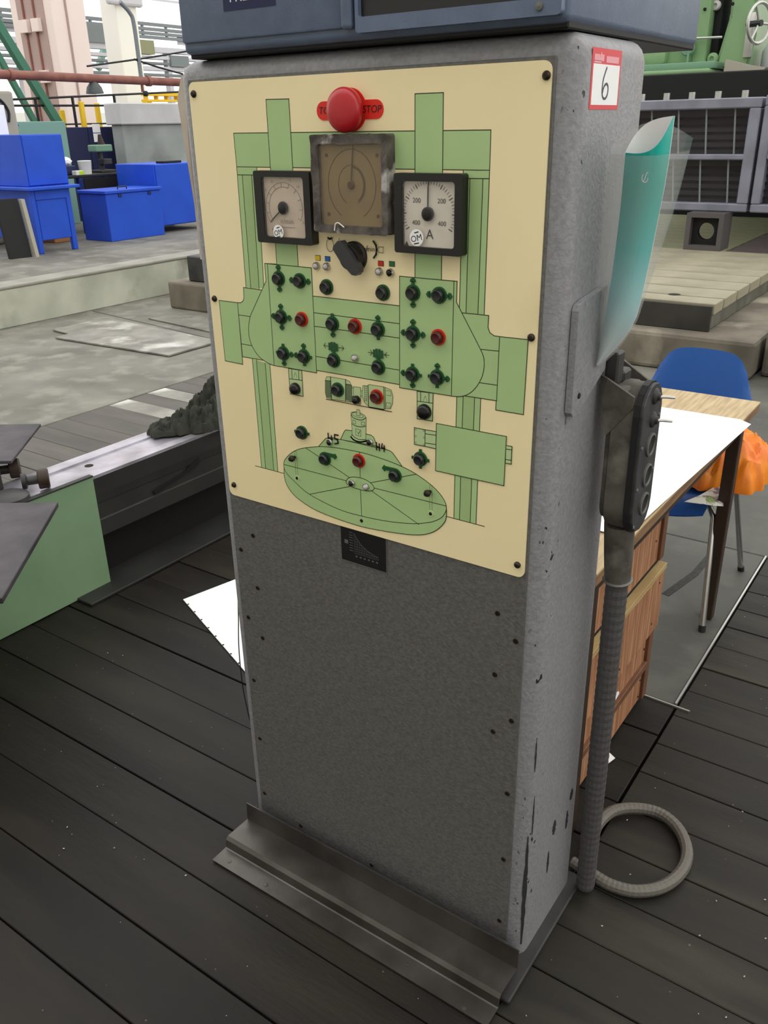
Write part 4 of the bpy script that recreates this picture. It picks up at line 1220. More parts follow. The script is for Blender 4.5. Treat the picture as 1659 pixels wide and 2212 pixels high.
for yy_, zz in ((.985, .68), (.97, .56), (1.0, .42), (.97, .30), (.66, .41), (.72, .29), (.985, .2), (.985, .09), (.985, .03), (.60, .22), (.65, .18)):
    bm = B(); lathe(bm, (PX + (.022 if .262 < zz < .452 else .006), yy_, zz), (1, 0, 0), [(.0035, 0), (.003, .0012), (0, .0014)], 8); obj('nail', bm, 'hole_dark', pd)
bm = B(); q = [at(px, py, X, PX + .017) for px, py in ((1302, 1524), (1311, 1531), (1327, 1516), (1337, 1498), (1336, 1493), (1318, 1504))]
prism(bm, q, (.001, 0, 0)); obj('paper_slip', bm, 'paper', label='white paper slip tucked behind the pedestal rail', cat='paper')
# big white sheet on the desk
bm = B()
us = [k / 20 for k in range(21)]; ys = [.56 + (1.552 - .56) * k / 24 for k in range(25)]
sx_ = lambda u, y: .03 + (.664 + .036 * (y - .56) / .992 - .03) * u
g = [[bm.verts.new((sx_(u, y), y, DZ + .0036 - .35 * max(0, sx_(u, y) - .672) + .0010 * max(0, mnoise.noise(Vector((u * 5, y * 6, 0)))))) for u in us] for y in ys]
for i in range(24):
    for j in range(20): bm.faces.new((g[i][j], g[i][j + 1], g[i + 1][j + 1], g[i + 1][j]))
bm.normal_update(); bmesh.ops.solidify(bm, geom=bm.faces[:], thickness=-.0008)
obj('drawing_sheet', bm, 'paper', label='large blank white sheet covering most of the desk top', cat='paper')
bm = B(); q = [at(px, py, Z, .003) for px, py in ((1284, 1672), (1329, 1638), (1308, 1618), (1270, 1640))]
prism(bm, q, (0, 0, .0008)); bmesh.ops.subdivide_edges(bm, edges=bm.edges[:], cuts=2)
obj('floor_scrap', bm, 'paper', label='scrap of white paper on the planks under the pedestal', cat='paper')

# ------------------------------------------------------------------ blue chair
ch = thing('plastic_chair', (.425, 1.77, 0), 'blue moulded plastic chair with chrome legs tucked under the desk', 'chair')
bm = B()
n, mrow = 16, 12
g = []
for i in range(mrow + 1):
    t = i / mrow; row = []
    for j in range(n + 1):
        u = -1 + 2 * j / n
        w = .203 * (1 - .12 * max(0, (t - .5) / .5) ** 3)
        ztop = .50 + .335 * t - (.15 * abs(u) ** 6 + .015 * u * u) * max(0, t - .15)
        y = 1.985 + .10 * t - .035 * u * u * (1 - .3 * t)
        row.append(bm.verts.new((.405 + w * u, y, ztop)))
    g.append(row)
for i in range(mrow):
    for j in range(n): bm.faces.new((g[i][j], g[i][j + 1], g[i + 1][j + 1], g[i + 1][j]))
bm.normal_update(); bmesh.ops.solidify(bm, geom=bm.faces[:], thickness=.007)
obj('backrest', bm, 'chair_blue', ch, smooth=True)
bm = B(); g = []
for i in range(13):
    t = i / 12; row = []
    for j in range(15):
        u = -1 + 2 * j / 14
        w = .205 * (1 - .10 * (1 - t) ** 2)
        z = .448 - .02 * (1 - u * u) * (1 - .4 * t) - .045 * max(0, .16 - t) / .16 + .07 * max(0, (t - .82) / .18) ** 2
        row.append(bm.verts.new((.41 + w * u, 1.535 + .455 * t + (.0 if t > .3 else .03 * u * u), z)))
    g.append(row)
for i in range(12):
    for j in range(14): bm.faces.new((g[i][j], g[i + 1][j], g[i + 1][j + 1], g[i][j + 1]))
bm.normal_update(); bmesh.ops.solidify(bm, geom=bm.faces[:], thickness=-.007)
obj('seat', bm, 'chair_blue', ch, smooth=True)
for sx in (-1, 1):
    cx = .412
    for yb, yt in ((1.505, 1.62), (2.03, 1.90)):
        p0 = Vector((cx + sx * .25, yb, .0)); p1 = Vector((cx + sx * .205, yt, .405)); p2 = Vector((cx + sx * .15, yt + (.02 if yb < 1.7 else -.02), .418))
        bm = B(); tube(bm, [p0, p0.lerp(p1, .5), p1.lerp(p0, .06), p1.lerp(p2, .3), p2], .0105, 10)
        lg = obj('leg', bm, 'chrome', ch, smooth=True)
        bm = B(); tube(bm, [p0 - Vector((0, 0, .0)), p0.lerp(p1, .05)], .0125, 10); obj('foot', bm, 'rubber_black', lg)
bm = B(); tube(bm, [(.27, 1.64, .418), (.27, 1.88, .418)], .010, 8); obj('under_frame', bm, 'chrome', ch)
bm = B(); tube(bm, [(.555, 1.64, .418), (.555, 1.88, .418)], .010, 8); obj('under_frame', bm, 'chrome', ch)
# orange bag and a leaflet on the seat
def drape(bm, c, rx, ry, h, seed, freq=3.0, sharp=1.5, zf=0.0, n=44):
    off = Vector((seed * 2.3, seed * 4.1, seed * 1.3))
    top = []; bot = []
    for i in range(n + 1):
        rt = []; rb = []
        for j in range(n + 1):
            u = -1 + 2 * i / n; v = -1 + 2 * j / n
            m_ = max(abs(u), abs(v)); l_ = math.hypot(u, v)
            k = (m_ / l_) if l_ > 1e-6 else 1
            u2, v2 = u * k, v * k
            r = math.hypot(u2, v2); a_ = math.atan2(v2, u2)
            edge_ = 1 + .22 * mnoise.noise(Vector((math.cos(a_) * 1.6, math.sin(a_) * 1.6, 0)) + off) + .10 * mnoise.noise(Vector((math.cos(a_) * 5, math.sin(a_) * 5, 1)) + off)
            q = Vector((u2, v2, 0))
            w = Vector((mnoise.noise(q * 1.5 + off), mnoise.noise(q * 1.5 + off + Vector((9, 3, 1))), 0)) * .6
            f1 = 1 - abs(mnoise.noise((q + w) * freq + off)) * 2.0
            f2 = 1 - abs(mnoise.noise((q + w) * freq * 2.1 + off * 2)) * 2.0
            env = max(0.0, 1 - r ** 2.2)
            hz = h * (env ** .55) * (.50 + .32 * f1 * sharp * .7 + .16 * f2 * sharp * .7) + h * .06 * (1 if r < .97 else 0)
            x_, y_ = c[0] + u2 * edge_ * rx + w.x * rx * .12, c[1] + v2 * edge_ * ry + w.y * ry * .12
            rt.append(bm.verts.new((x_, y_, c[2] + max(.003, hz)))); rb.append(bm.verts.new((x_, y_, c[2])))
        top.append(rt); bot.append(rb)
    for i in range(n):
        for j in range(n):
            bm.faces.new((top[i][j], top[i + 1][j], top[i + 1][j + 1], top[i][j + 1]))
            bm.faces.new((bot[i][j], bot[i][j + 1], bot[i + 1][j + 1], bot[i + 1][j]))
    ring = [(0, j) for j in range(n)] + [(i, n) for i in range(n)] + [(n, n - j) for j in range(n)] + [(n - i, 0) for i in range(n)]
    for k in range(len(ring)):
        (a0, a1), (b0, b1) = ring[k], ring[(k + 1) % len(ring)]
        bm.faces.new((top[a0][a1], top[b0][b1], bot[b0][b1], bot[a0][a1]))
    bmesh.ops.recalc_face_normals(bm, faces=bm.faces[:])
    return bm
def crumple(bm, c, rad, sub, amp, freq, seed, flat=None):
    bmesh.ops.create_icosphere(bm, subdivisions=sub, radius=1)
    off = Vector((seed * 3.1, seed * 1.7, seed * 5.3))
    for v in bm.verts:
        d_ = v.co.normalized()
        k = 1 + amp * (1 - 2 * abs(mnoise.noise(d_ * freq + off))) + amp * .6 * (1 - 2 * abs(mnoise.noise(d_ * freq * 2.3 + off)))
        v.co = Vector((c[0] + d_.x * rad[0] * k, c[1] + d_.y * rad[1] * k, c[2] + d_.z * rad[2] * k))
        if flat is not None and v.co.z < flat: v.co.z = flat + (v.co.z - flat) * .06
    return bm
bm = B(); drape(bm, (.575, 1.86, .453), .165, .22, .175, 3, 1.8, 1.45)
obj('orange_bag', bm, 'orange_bag', smooth=True, label='crumpled bright orange bag lying on the blue chair', cat='bag')
bm = B(); q = [at(px, py, Z, z) for px, py, z in ((1478, 1084, .462), (1512, 1070, .463), (1543, 1052, .463), (1560, 1049, .463), (1563, 1094, .448), (1540, 1092, .455))]
prism(bm, q, (0, 0, .0008)); obj('leaflet', bm, 'leaflet', label='colour-printed leaflet on the front edge of the blue chair seat', cat='leaflet')

# ------------------------------------------------------------------ white board on the planks left of the cabinet
a, b, c_ = Vector((-1.017, .671, .002)), Vector((-.958, .902, .002)), Vector((-.487, .451, .002))
d_ = b + (c_ - a)
bm = B(); prism(bm, [a, c_, d_, b], (0, 0, .003)); wb = obj('white_board', bm, 'paper', label='blank white board lying on the planks left of the cabinet', cat='board')
for k in range(8):
    p = a.lerp(c_, .08 + .115 * k) + (b - a) * .012
    bm = B(); lathe(bm, (p.x, p.y, .005), (0, 0, 1), [(.004, 0), (.003, .0012), (0, .0013)], 8); obj('edge_nail', bm, 'hole_dark', wb)

# ------------------------------------------------------------------ machine bed on the left
bed = thing('machine_bed', (-1.46, 1.2, 0), 'long low steel machine bed with bright slideways running past the cabinet', 'machine bed')
def extr_y(bm, prof, y0, y1, mi=0):
    prism(bm, [(x, y0, z) for x, z in prof], (0, y1 - y0, 0), mi)
bm = B(); extr_y(bm, [(-1.36, .438), (-1.36, .45), (-1.405, .45), (-1.405, .443), (-1.525, .443), (-1.525, .45), (-1.585, .45), (-1.585, .438)], -.7, 3.1); obj('slideway', bm, 'bed_steel', bed)
bm = B(); extr_y(bm, [(-1.361, .372), (-1.361, .438), (-1.58, .438), (-1.58, .205), (-1.362, .205), (-1.362, .268), (-1.368, .272), (-1.368, .335), (-1.364, .338)], -.7, 3.1); obj('side_beam', bm, 'bed_side', bed)
bm = B(); extr_y(bm, [(-1.55, .012), (-1.44, .012), (-1.44, .205), (-1.55, .205)], -.7, 3.1); obj('web', bm, 'hole_dark', bed)
bm = B(); box(bm, -1.66, -1.27, .45, 3.1, .0005, .012, .002, 1); obj('floor_plate', bm, 'bed_side', bed)
bm = B(); q = [at(px, py, X, -1.3625) for px, py in ((330, 1060), (395, 1022), (428, 985), (430, 1000), (418, 1012), (335, 1068))]
prism(bm, q, (.003, 0, 0)); obj('cast_slot', bm, 'hole_dark', bed)
bm = B(); p = at(185, 1004, Z, .443); lathe(bm, (p.x + .02, p.y, .4432), (0, 0, 1), [(.017, 0), (.017, .0006), (0, .0006)], 20); obj('oil_hole', bm, 'hole_dark', bed)
bm = B(); box(bm, -1.36, -1.352, -.7, .607, .002, .452, .0015, 1); obj('green_guard', bm, 'green_paint', bed, label='green painted guard sheet')
bm = B(); box(bm, -1.372, -1.349, -.7, .607, .452, .458, .001, 1); obj('guard_lip', bm, 'bed_side', bed)
# rough steel plates lying across the bed on packing blocks
cr_ = Vector((.822, .57, 0)).normalized(); cd_ = Vector((.66, -.75, 0)).normalized()
def loose_plate(name, c, la, lb, z, t, lab):
    c = Vector((c[0], c[1], z)); a_ = -cr_ * la; b_ = cd_ * lb
    root = thing(name, c + (a_ + b_) * .5 - Vector((0, 0, t)), lab, 'steel plate')
    bm = B(); prism(bm, [c, c + a_, c + a_ + b_, c + b_], (0, 0, -t))
    bmesh.ops.bevel(bm, geom=bm.edges[:], offset=.002, segments=1, affect='EDGES'); obj('plate', bm, 'plate_grey', root)
    return root
p2 = at(125, 1084, Z, .53); loose_plate('steel_plate', (p2.x, p2.y), .75, .62, .53, .018, 'rough grey steel plate lying low over the green guard')
p1 = at(88, 915, Z, .555); loose_plate('steel_plate', (p1.x, p1.y), .7, .42, .555, .012, 'thin grey steel plate lying across the bed behind the rollers')
bm = B(); box(bm, -1.50, -1.42, .06, .14, .443, .512, .003, 1); obj('packing_block', bm, 'dark_steel', label='dark packing block on the bed carrying the near steel plate', cat='block')
bm = B(); box(bm, -1.58, -1.53, .28, .36, .45, .543, .003, 1); obj('packing_block', bm, 'dark_steel', label='dark packing block on the bed carrying the rear steel plate', cat='block')
def roller(px, py, zc, L, r, lab):
    p = at(px, py, Z, zc); d_ = Vector((-.55, -.83, 0)).normalized()
    root = thing('guide_roller', (p.x, p.y, zc), lab, 'roller')
    bm = B(); lathe(bm, p, d_, [(r * .9, -.022), (r, -.018), (r, .012), (r * .9, .016)], 22); obj('wheel', bm, 'brown_steel', root, smooth=True)
    bm = B(); lathe(bm, p, d_, [(r * .45, .015), (r * .45, .05), (r * .8, .055), (r * .8, .07), (0, .07)], 16); obj('axle', bm, 'dark_steel', root, smooth=True)
roller(92, 1034, .488, .1, .036, 'brown steel guide roller on the bed, nearer the green guard')
roller(30, 1012, .488, .1, .036, 'brown steel guide roller half hidden under the rear plate')
bm = B(); p = at(30, 1080, Z, .462); lathe(bm, (p.x - .03, p.y, .4525), (0, 0, 1), [(.07, 0), (.068, .018), (.05, .026), (0, .028)], 24); obj('clamp_disc', bm, 'dark_steel', label='flat dark clamp disc on the bed below the rollers', cat='clamp', smooth=True)
# rag heap
rg_ = thing('rag_heap', (-1.46, 1.3, .452), 'heap of dark greasy rags on the end of the machine bed', 'rags')
for k, (x, y, rx, ry, h_) in enumerate(((-1.52, 1.12, .07, .09, .045), (-1.47, 1.20, .09, .10, .075), (-1.44, 1.30, .11, .12, .115), (-1.45, 1.40, .12, .13, .155), (-1.43, 1.50, .12, .12, .17), (-1.41, 1.24, .07, .10, .09), (-1.49, 1.31, .08, .11, .10))):
    bm = B(); drape(bm, (x, y, .4515 + .0006 * k), rx, ry, h_, 11 + 3 * k, 2.6, 2.3, n=30); obj('rag', bm, 'rag_cloth', rg_, smooth=True)
# steel sheet lying on the concrete, with a notched corner
S_ = [(-5.55, 3.36), (-5.56, 3.95), (-4.0, 3.81), (-3.92, 3.74), (-3.92, 3.24), (-5.26, 3.175), (-5.28, 3.33)]
bm = B(); prism(bm, [(x, y, .006) for x, y in S_], (0, 0, .012)); obj('steel_sheet', bm, 'floor_sheet', label='worn steel sheet with a notched corner lying on the concrete', cat='steel sheet')
bm = B(); prism(bm, [(-5.2, 4.15, .002), (-4.2, 4.02, .002), (-4.0, 4.30, .002), (-5.0, 4.5, .002)], (0, 0, .01)); obj('steel_sheet', bm, 'concrete', label='dull grey sheet on the concrete beside the kerb block', cat='steel sheet')
# concrete block and dark steel box at the kerb
bm = B(); box(bm, -5.44, -3.6, 4.64, 5.6, 0, .26, .02, 2); obj('kerb_block', bm, 'dirty_concrete', label='stained low concrete block behind the left edge of the cabinet', cat='concrete block')
bm = B(); box(bm, -5.25, -4.3, 4.75, 5.4, .262, .50, .01, 1); obj('steel_box', bm, 'dark_steel', label='dark steel box sitting on the low concrete block', cat='box')

# ------------------------------------------------------------------ hall shell
def wall(name, x0, x1, y0, y1, z0, z1, m='wall_white'):
    bm = B(); box(bm, x0, x1, y0, y1, z0, z1); return obj(name, bm, m, kind='structure')
HZ = 9.0
wall('wall_front', -30, 9.5, -6.6, -6.4, 0, HZ, 'roof_grey')
wall('wall_back', -30, 9.7, 31, 31.2, 0, HZ)
def glazed(name, x):
    wl = thing(name, (x, 12, 0), kind='structure')
    bm = B(); box(bm, x - .1, x + .1, -6.6, 31, 0, 2.2); obj('dado', bm, 'wall_white', wl)
    bm = B(); box(bm, x - .1, x + .1, -6.6, 31, 8.2, HZ); obj('header', bm, 'wall_white', wl)
    for k in range(13):
        y = -6.5 + 3.1 * k
        bm = B(); box(bm, x - .05, x + .05, y - .06, y + .06, 2.2, 8.2); obj('mullion', bm, 'steel_pale', wl)
    for z in (3.4, 4.6, 5.8, 7.0):
        bm = B(); box(bm, x - .03, x + .03, -6.5, 31, z - .03, z + .03); obj('transom', bm, 'steel_pale', wl)
    bm = B(); box(bm, x - .006, x + .006, -6.5, 31, 2.2, 8.2); obj('glazing', bm, 'pane', wl)
glazed('wall_left', -25.1)
glazed('wall_right', 9.6)

PZ = .36
# ------------------------------------------------------------------ blue workshop furniture on the platform
def blue_part(parent, name, x0, x1, y0, y1, z0, z1, m='cobalt', bev=.006):
    bm = B(); box(bm, x0, x1, y0, y1, z0, z1, bev, 1); return obj(name, bm, m, parent)
bn = thing('blue_workbench', (-8.4, 5.08, PZ), 'bright blue steel workbench with a panelled front at the far left', 'workbench')
blue_part(bn, 'bench_top', -8.98, -7.62, 4.76, 5.43, 1.035, 1.07)
blue_part(bn, 'front_panel', -7.72, -7.70, 4.88, 5.27, .50, 1.03)
blue_part(bn, 'side_panel', -8.9, -7.76, 4.85, 4.87, .50, 1.03)
blue_part(bn, 'apron', -7.705, -7.685, 4.87, 5.28, .93, 1.033)
for y in (4.81, 5.27):
    for x in (-7.75, -8.95):
        blue_part(bn, 'leg', x, x + .06, y, y + .06, PZ, 1.034)
bx = thing('blue_cabinet', (-8.4, 5.13, 1.07), 'bright blue steel box standing on top of the workbench', 'cabinet')
blue_part(bx, 'carcass', -8.95, -7.76, 4.86, 5.39, 1.0715, 1.60)
blue_part(bx, 'front_door', -7.759, -7.745, 4.872, 5.378, 1.082, 1.59, 'cobalt', .003)
bx2 = thing('blue_cabinet', (-9.6, 5.5, PZ), 'second blue steel cabinet just behind the boxed workbench, only its top showing', 'cabinet')
blue_part(bx2, 'carcass', -10.2, -9.5, 5.15, 6.02, .42, 1.70)
blue_part(bx2, 'top_cap', -10.22, -9.48, 5.13, 6.04, 1.70, 1.715)
for y in (5.2, 5.92):
    blue_part(bx2, 'foot', -9.6, -9.54, y, y + .05, PZ, .42)
# blue chest
chs = thing('blue_chest', (-8.1, 6.4, PZ), 'low blue steel chest with a lid and handle, left of the tall cabinet', 'chest')
blue_part(chs, 'body', -8.38, -7.87, 5.96, 6.83, PZ, .915)
blue_part(chs, 'lid', -8.40, -7.85, 5.94, 6.845, .917, .955)
bm = B(); tube(bm, [(-7.95, 6.22, .955), (-7.95, 6.22, .985), (-7.95, 6.36, .985), (-7.95, 6.36, .955)], .008, 8); obj('handle', bm, 'fence_black', chs)
for y in (6.15, 6.62):
    blue_part(chs, 'hasp', -7.87, -7.86, y, y + .05, .87, .915, 'cobalt_dark', .002)
# tall blue cabinet
tcb = thing('blue_cabinet', (-8.4, 7.3, PZ), 'tall bright blue steel cabinet next to the grey control cabinet', 'cabinet')
blue_part(tcb, 'carcass', -8.75, -8.0, 6.88, 7.75, .45, 1.215)
blue_part(tcb, 'door', -7.999, -7.985, 6.895, 7.735, .46, 1.205, 'cobalt', .003)
for y in (6.88, 7.69):
    for x in (-8.06, -8.75):
        blue_part(tcb, 'foot', x, x + .06, y, y + .06, PZ, .45)
bm = B(); box(bm, -8.2, -8.05, 7.1, 7.42, 1.216, 1.245, .005, 1); obj('flat_tray', bm, 'fence_black', label='small dark tray lying on the tall blue cabinet', cat='tray')
# dark panel leaning on the bench
bm = B()
prism(bm, [(-7.63, 4.40, PZ), (-7.60, 4.64, PZ), (-7.68, 4.64, .97), (-7.71, 4.40, .97)], (-.05, 0, 0))
obj('leaning_sheet', bm, 'rubber_black', label='dark grey panel leaning against the blue workbench', cat='panel')
bm = B(); prism(bm, [(-7.55, 4.655, PZ), (-7.55, 4.70, PZ), (-7.64, 4.70, .96), (-7.64, 4.655, .96)], (-.06, 0, 0)); obj('pale_board', bm, 'grey_beige', label='narrow pale board standing beside the dark leaning panel', cat='board')
# low dark bench behind, with clutter
bb_ = thing('dark_workbench', (-9.2, 6.75, PZ), 'dark navy workbench crowded with tools behind the blue chest', 'workbench')
blue_part(bb_, 'bench_top', -9.6, -8.95, 6.12, 7.35, 1.06, 1.095, 'rubber_black')
blue_part(bb_, 'drawer_front', -8.97, -8.955, 6.5, 7.1, .80, 1.05, 'hole_dark', .003)
for y in (6.42, 7.12):
    blue_part(bb_, 'leg', -9.02, -8.95, y, y + .06, PZ, 1.06, 'cobalt_dark')
for y in (6.12, 7.29):
    blue_part(bb_, 'leg', -9.6, -9.54, y, y + .06, PZ, 1.06, 'cobalt_dark')
vz = thing('bench_drill', (-9.3, 7.1, 1.095), 'dark green bench drill standing on the dark workbench', 'drill press')
bm = B(); box(bm, -9.4, -9.15, 6.97, 7.22, 1.0955, 1.13, .006, 1); obj('base', bm, 'dark_steel', vz)
bm = B(); tube(bm, [(-9.3, 7.09, 1.13), (-9.3, 7.09, 1.40)], .035, 12); obj('pillar', bm, 'dark_steel', vz)
bm = B(); box(bm, -9.38, -9.2, 6.96, 7.24, 1.36, 1.45, .015, 2); obj('head', bm, 'machine_green_dark', vz)
bm = B(); tube(bm, [(-9.28, 7.12, 1.45), (-9.28, 7.11, 1.58)], [.05, .02], 12); obj('motor', bm, 'brown_steel', vz)
bm = B(); box(bm, -9.28, -9.16, 7.03, 7.17, 1.20, 1.27, .006, 1); obj('table', bm, 'dark_steel', vz)
bm = B(); lathe(bm, (-9.1, 6.66, 1.0955), (0, 0, 1), [(.075, 0), (.09, .16), (.093, .165), (.08, .17), (0, .168)], 18); obj('white_bucket', bm, 'crate_white', label='white plastic bucket on the dark workbench', cat='bucket', smooth=True)
bm = B(); box(bm, -9.05, -8.96, 6.40, 6.52, 1.0955, 1.15, .004, 1); lb = obj('small_tub', bm, 'crate_white', label='small white tub with a lime label on the dark workbench', cat='tub')
bm = B(); box(bm, -8.96, -8.958, 6.45, 6.52, 1.10, 1.145); obj('tub_label', bm, 'lime_label', lb)
bm = B(); box(bm, -9.25, -9.1, 6.30, 6.52, 1.0955, 1.21, .01, 1); obj('dark_crate', bm, 'navy', label='dark navy crate on the dark workbench', cat='crate')
bm = B(); crumple(bm, (-9.18, 6.40, 1.265), (.06, .1, .05), 3, .15, 2, 4, 1.211); obj('white_cloth', bm, 'paper', label='crumpled white cloth on the navy crate', cat='cloth')
bm = B(); box(bm, -9.9, -9.72, 6.30, 6.68, PZ, 1.44, .006, 1); obj('blue_screen', bm, 'cobalt_dark', label='plain blue steel locker behind the dark workbench', cat='locker')
bm = B(); crumple(bm, (-9.8, 6.42, 1.465), (.08, .12, .03), 3, .15, 2, 8, 1.441); obj('pale_rag', bm, 'bag_pale', label='pale blue rag on the plain blue locker', cat='rag')
bm = B(); box(bm, -8.72, -8.45, 5.55, 5.78, PZ, .66, .006, 1); obj('cardboard_box', bm, 'cardboard', label='brown cardboard box between the workbench and the chest', cat='box')
bm = B(); lathe(bm, (-8.55, 5.66, .662), (0, 0, 1), [(.06, 0), (.065, .12), (.05, .13), (0, .13)], 16); obj('tin_can', bm, 'crate_white', label='pale tin standing on the brown cardboard box', cat='tin', smooth=True)
# partitions
pt = thing('blue_partition', (-10.5, 7.9, PZ), 'dark navy partition panel with papers pinned on it', 'partition')
for k in range(2):
    bm = B(); box(bm, -10.55, -10.5, 7.38 + .5 * k, 7.87 + .5 * k, PZ, 1.68, .006, 1); obj('panel', bm, 'navy', pt)
for zz in (1.60, 1.47):
    bm = B(); box(bm, -10.499, -10.495, 7.96, 8.10, zz, zz + .12); obj('pinned_paper', bm, 'paper', pt)
bm = B(); box(bm, -10.55, -10.5, 8.39, 8.62, PZ, 1.62, .006, 1); obj('green_screen', bm, 'machine_green_dark', label='narrow dark green panel between the navy partition and the concrete slab', cat='panel')
bm = B(); box(bm, -10.3, -10.24, 6.08, 7.3, PZ, 1.76, .006, 1); obj('teal_sheet', bm, 'sheet_teal', label='wide pale teal screen behind the plain blue locker', cat='sheet')
sb = thing('concrete_slab_wall', (-10.2, 9, PZ), 'upright grey concrete slab with a pale top band behind the tall blue cabinet', 'concrete slab')
bm = B(); box(bm, -10.3, -10.05, 8.16, 10.4, PZ, 1.70, .01, 1); obj('lower_slab', bm, 'slab_grey', sb)
bm = B(); box(bm, -10.36, -10.0, 8.11, 10.42, 1.70, 2.0, .015, 1); obj('top_band', bm, 'slab_light', sb)
# grey machine column at the frame edge with a cable and a white sign board
gm_ = thing('grey_machine_column', (-9.1, 5.3, PZ), 'grey-beige machine column at the left edge, a black cable down its front', 'machine')
bm = B(); box(bm, -9.45, -9.02, 5.0, 5.72, PZ + .0, 2.08, .03, 2); obj('column', bm, 'grey_beige', gm_)
bm = B(); tube(bm, spline([(-9.0, 5.35, 2.06), (-9.0, 5.52, 1.98), (-9.0, 5.60, 1.86), (-9.0, 5.58, 1.74)], 6), .016, 8); obj('cable', bm, 'rubber_black', gm_)
bm = B(); box(bm, -8.52, -8.49, 4.9, 5.22, 1.601, 1.91, .003, 1); obj('white_card', bm, 'paper', label='white card standing on the blue steel box at the left edge', cat='card')
# railing
rl = thing('railing', (-11, 8.8, PZ), 'black tubular railing in front of the bright windows', 'railing')
for y, z in ((7.40, 2.08), (8.06, 2.115), (8.86, 2.158), (10.3, 2.21)):
    bm = B(); tube(bm, [(-11, y, PZ), (-11, y, z)], .022, 8); obj('post', bm, 'fence_black', rl)
bm = B(); tube(bm, [(-11, 7.0, 2.06), (-11, 10.6, 2.225)], .016, 8); obj('top_rail', bm, 'fence_black', rl)
bm = B(); tube(bm, [(-11, 6.8, 1.98), (-11, 10.6, 2.00)], .016, 8); obj('mid_rail', bm, 'fence_black', rl)
bm = B(); tube(bm, [(-11, 6.8, 1.72), (-11, 10.6, 1.74)], .012, 8); obj('low_rail', bm, 'fence_black', rl)
for y, z, xx, lab in ((7.98, 1.93, -11.2, 'short yellow post left of the tall yellow post'), (8.13, 2.04, -10.9, 'tall yellow guard post in the middle behind the railing'), (8.66, 2.03, -11.2, 'yellow post right of the tall yellow post')):
    bm = B(); box(bm, xx - .03, xx + .03, y - .035, y + .035, PZ, z, .006, 1); obj('yellow_post', bm, 'post_yellow', label=lab, cat='post', group='yellow posts behind the railing')
# overhead pipe, its drop post and lamp
pi = thing('overhead_pipe', (-9, 7.0, 2.25), 'rust-brown overhead pipe crossing in front of the pink column', 'pipe')
bm = B(); tube(bm, [(-9, 3.9, 2.266), (-9, 5.65, 2.256), (-9, 8.0, 2.238), (-9, 9.6, 2.226)], .052, 12); obj('pipe', bm, 'pipe_brown', pi, smooth=True)
for y in (5.72, 7.85):
    bm = B(); lathe(bm, (-9, y, 2.254 - .008 * (y - 5.7)), (0, 1, 0), [(.052, -.03), (.066, -.03), (.066, .03), (.052, .03)], 14, cap=False); obj('coupling', bm, 'pipe_brown', pi)
for y in (4.05, 9.5):
    bm = B(); box(bm, -9.06, -8.94, y - .06, y + .06, PZ, 2.21, .006, 1); obj('pillar', bm, 'steel_mid', pi)
p = at(305, 170, X, -9)
bm = B(); tube(bm, spline([(-9, p.y, 2.28), (-9, p.y - .01, 2.9), (-9, p.y - .06, 3.05), (-9, p.y - .20, 3.16)], 6), .028, 10); obj('riser', bm, 'steel_mid', pi, smooth=True)
bm = B(); tube(bm, [(-9, p.y, 2.20), (-9, p.y, 2.10)], .02, 10); vl = obj('drain', bm, 'pipe_brown', pi)
bm = B(); lathe(bm, (-8.97, p.y + .02, 2.08), (1, 0, 0), [(.035, -.02), (.035, .02), (.02, .03), (0, .03)], 14); obj('valve', bm, 'fence_black', vl)
p = at(201, 172, X, -9)
lm = thing('pendant_lamp', (-9, p.y, p.z), 'dark grey bell-shaped pendant lamp hanging from the brown pipe', 'lamp')
bm = B(); lathe(bm, (-9, p.y, p.z), (0, 0, -1), [(.025, -.03), (.03, .02), (.06, .045), (.095, .09), (.112, .15), (.115, .165), (.108, .165), (.09, .10), (0, .05)], 24); obj('shade', bm, 'lamp_grey', lm, smooth=True)
bm = B(); tube(bm, [(-9, p.y, p.z + .02), (-9, p.y, 2.20)], .012, 8); obj('stem', bm, 'fence_black', lm)
# stay wires running to the cabinet side of the picture
for a, b, lab in (((188, 143), (420, 108), 'upper dark cable sagging across the bright windows'), ((290, 128), (395, 160), 'lower dark cable branching off across the bright windows')):
    p0 = at(*a, X, -12.4) if a[0] == 188 else at(*a, X, -9); p1 = at(*b, X, -7 if a[0] == 188 else -9)
    if a[0] == 188:
        p0 = at(*a, X, -9); p1 = at(*b, X, -9)
    bm = B(); tube(bm, spline([p0, p0.lerp(p1, .5) - Vector((0, 0, .008)), p1], 6), .013, 6)
    obj('stay_cable', bm, 'fence_black', label=lab, cat='cable')
# column with cable tray
cl = thing('hall_column', (-13.5, 9.75, PZ), 'tall pink-white hall column with cables on its shaded side', 'column')
bm = B(); box(bm, -14.15, -13.0, 9.42, 10.12, PZ, HZ, .01, 1); obj('shaft', bm, 'column_pink', cl)
bm = B(); box(bm, -13.95, -13.2, 9.405, 9.42, PZ, HZ); obj('side_shade_panel', bm, 'column_shade', cl)  # panel that paints the shaded side of the shaft darker
for x in (-13.75, -13.45):
    bm = B(); tube(bm, [(x, 9.39, PZ), (x, 9.39, HZ)], .02, 8); obj('cable', bm, 'pipe_brown', cl)
for zz in (3.22, 2.42):
    bm = B(); box(bm, -13.85, -13.62, 9.32, 9.405, zz, zz + .2, .005, 1); obj('junction_box', bm, 'column_pink', cl)
    bm = B(); box(bm, -13.5, -13.3, 9.32, 9.405, zz, zz + .2, .005, 1); obj('junction_box', bm, 'column_pink', cl)
bm = B(); tube(bm, [(-12.985, 9.72, PZ), (-12.985, 9.70, HZ)], .018, 8); obj('down_pipe', bm, 'column_shade', cl)
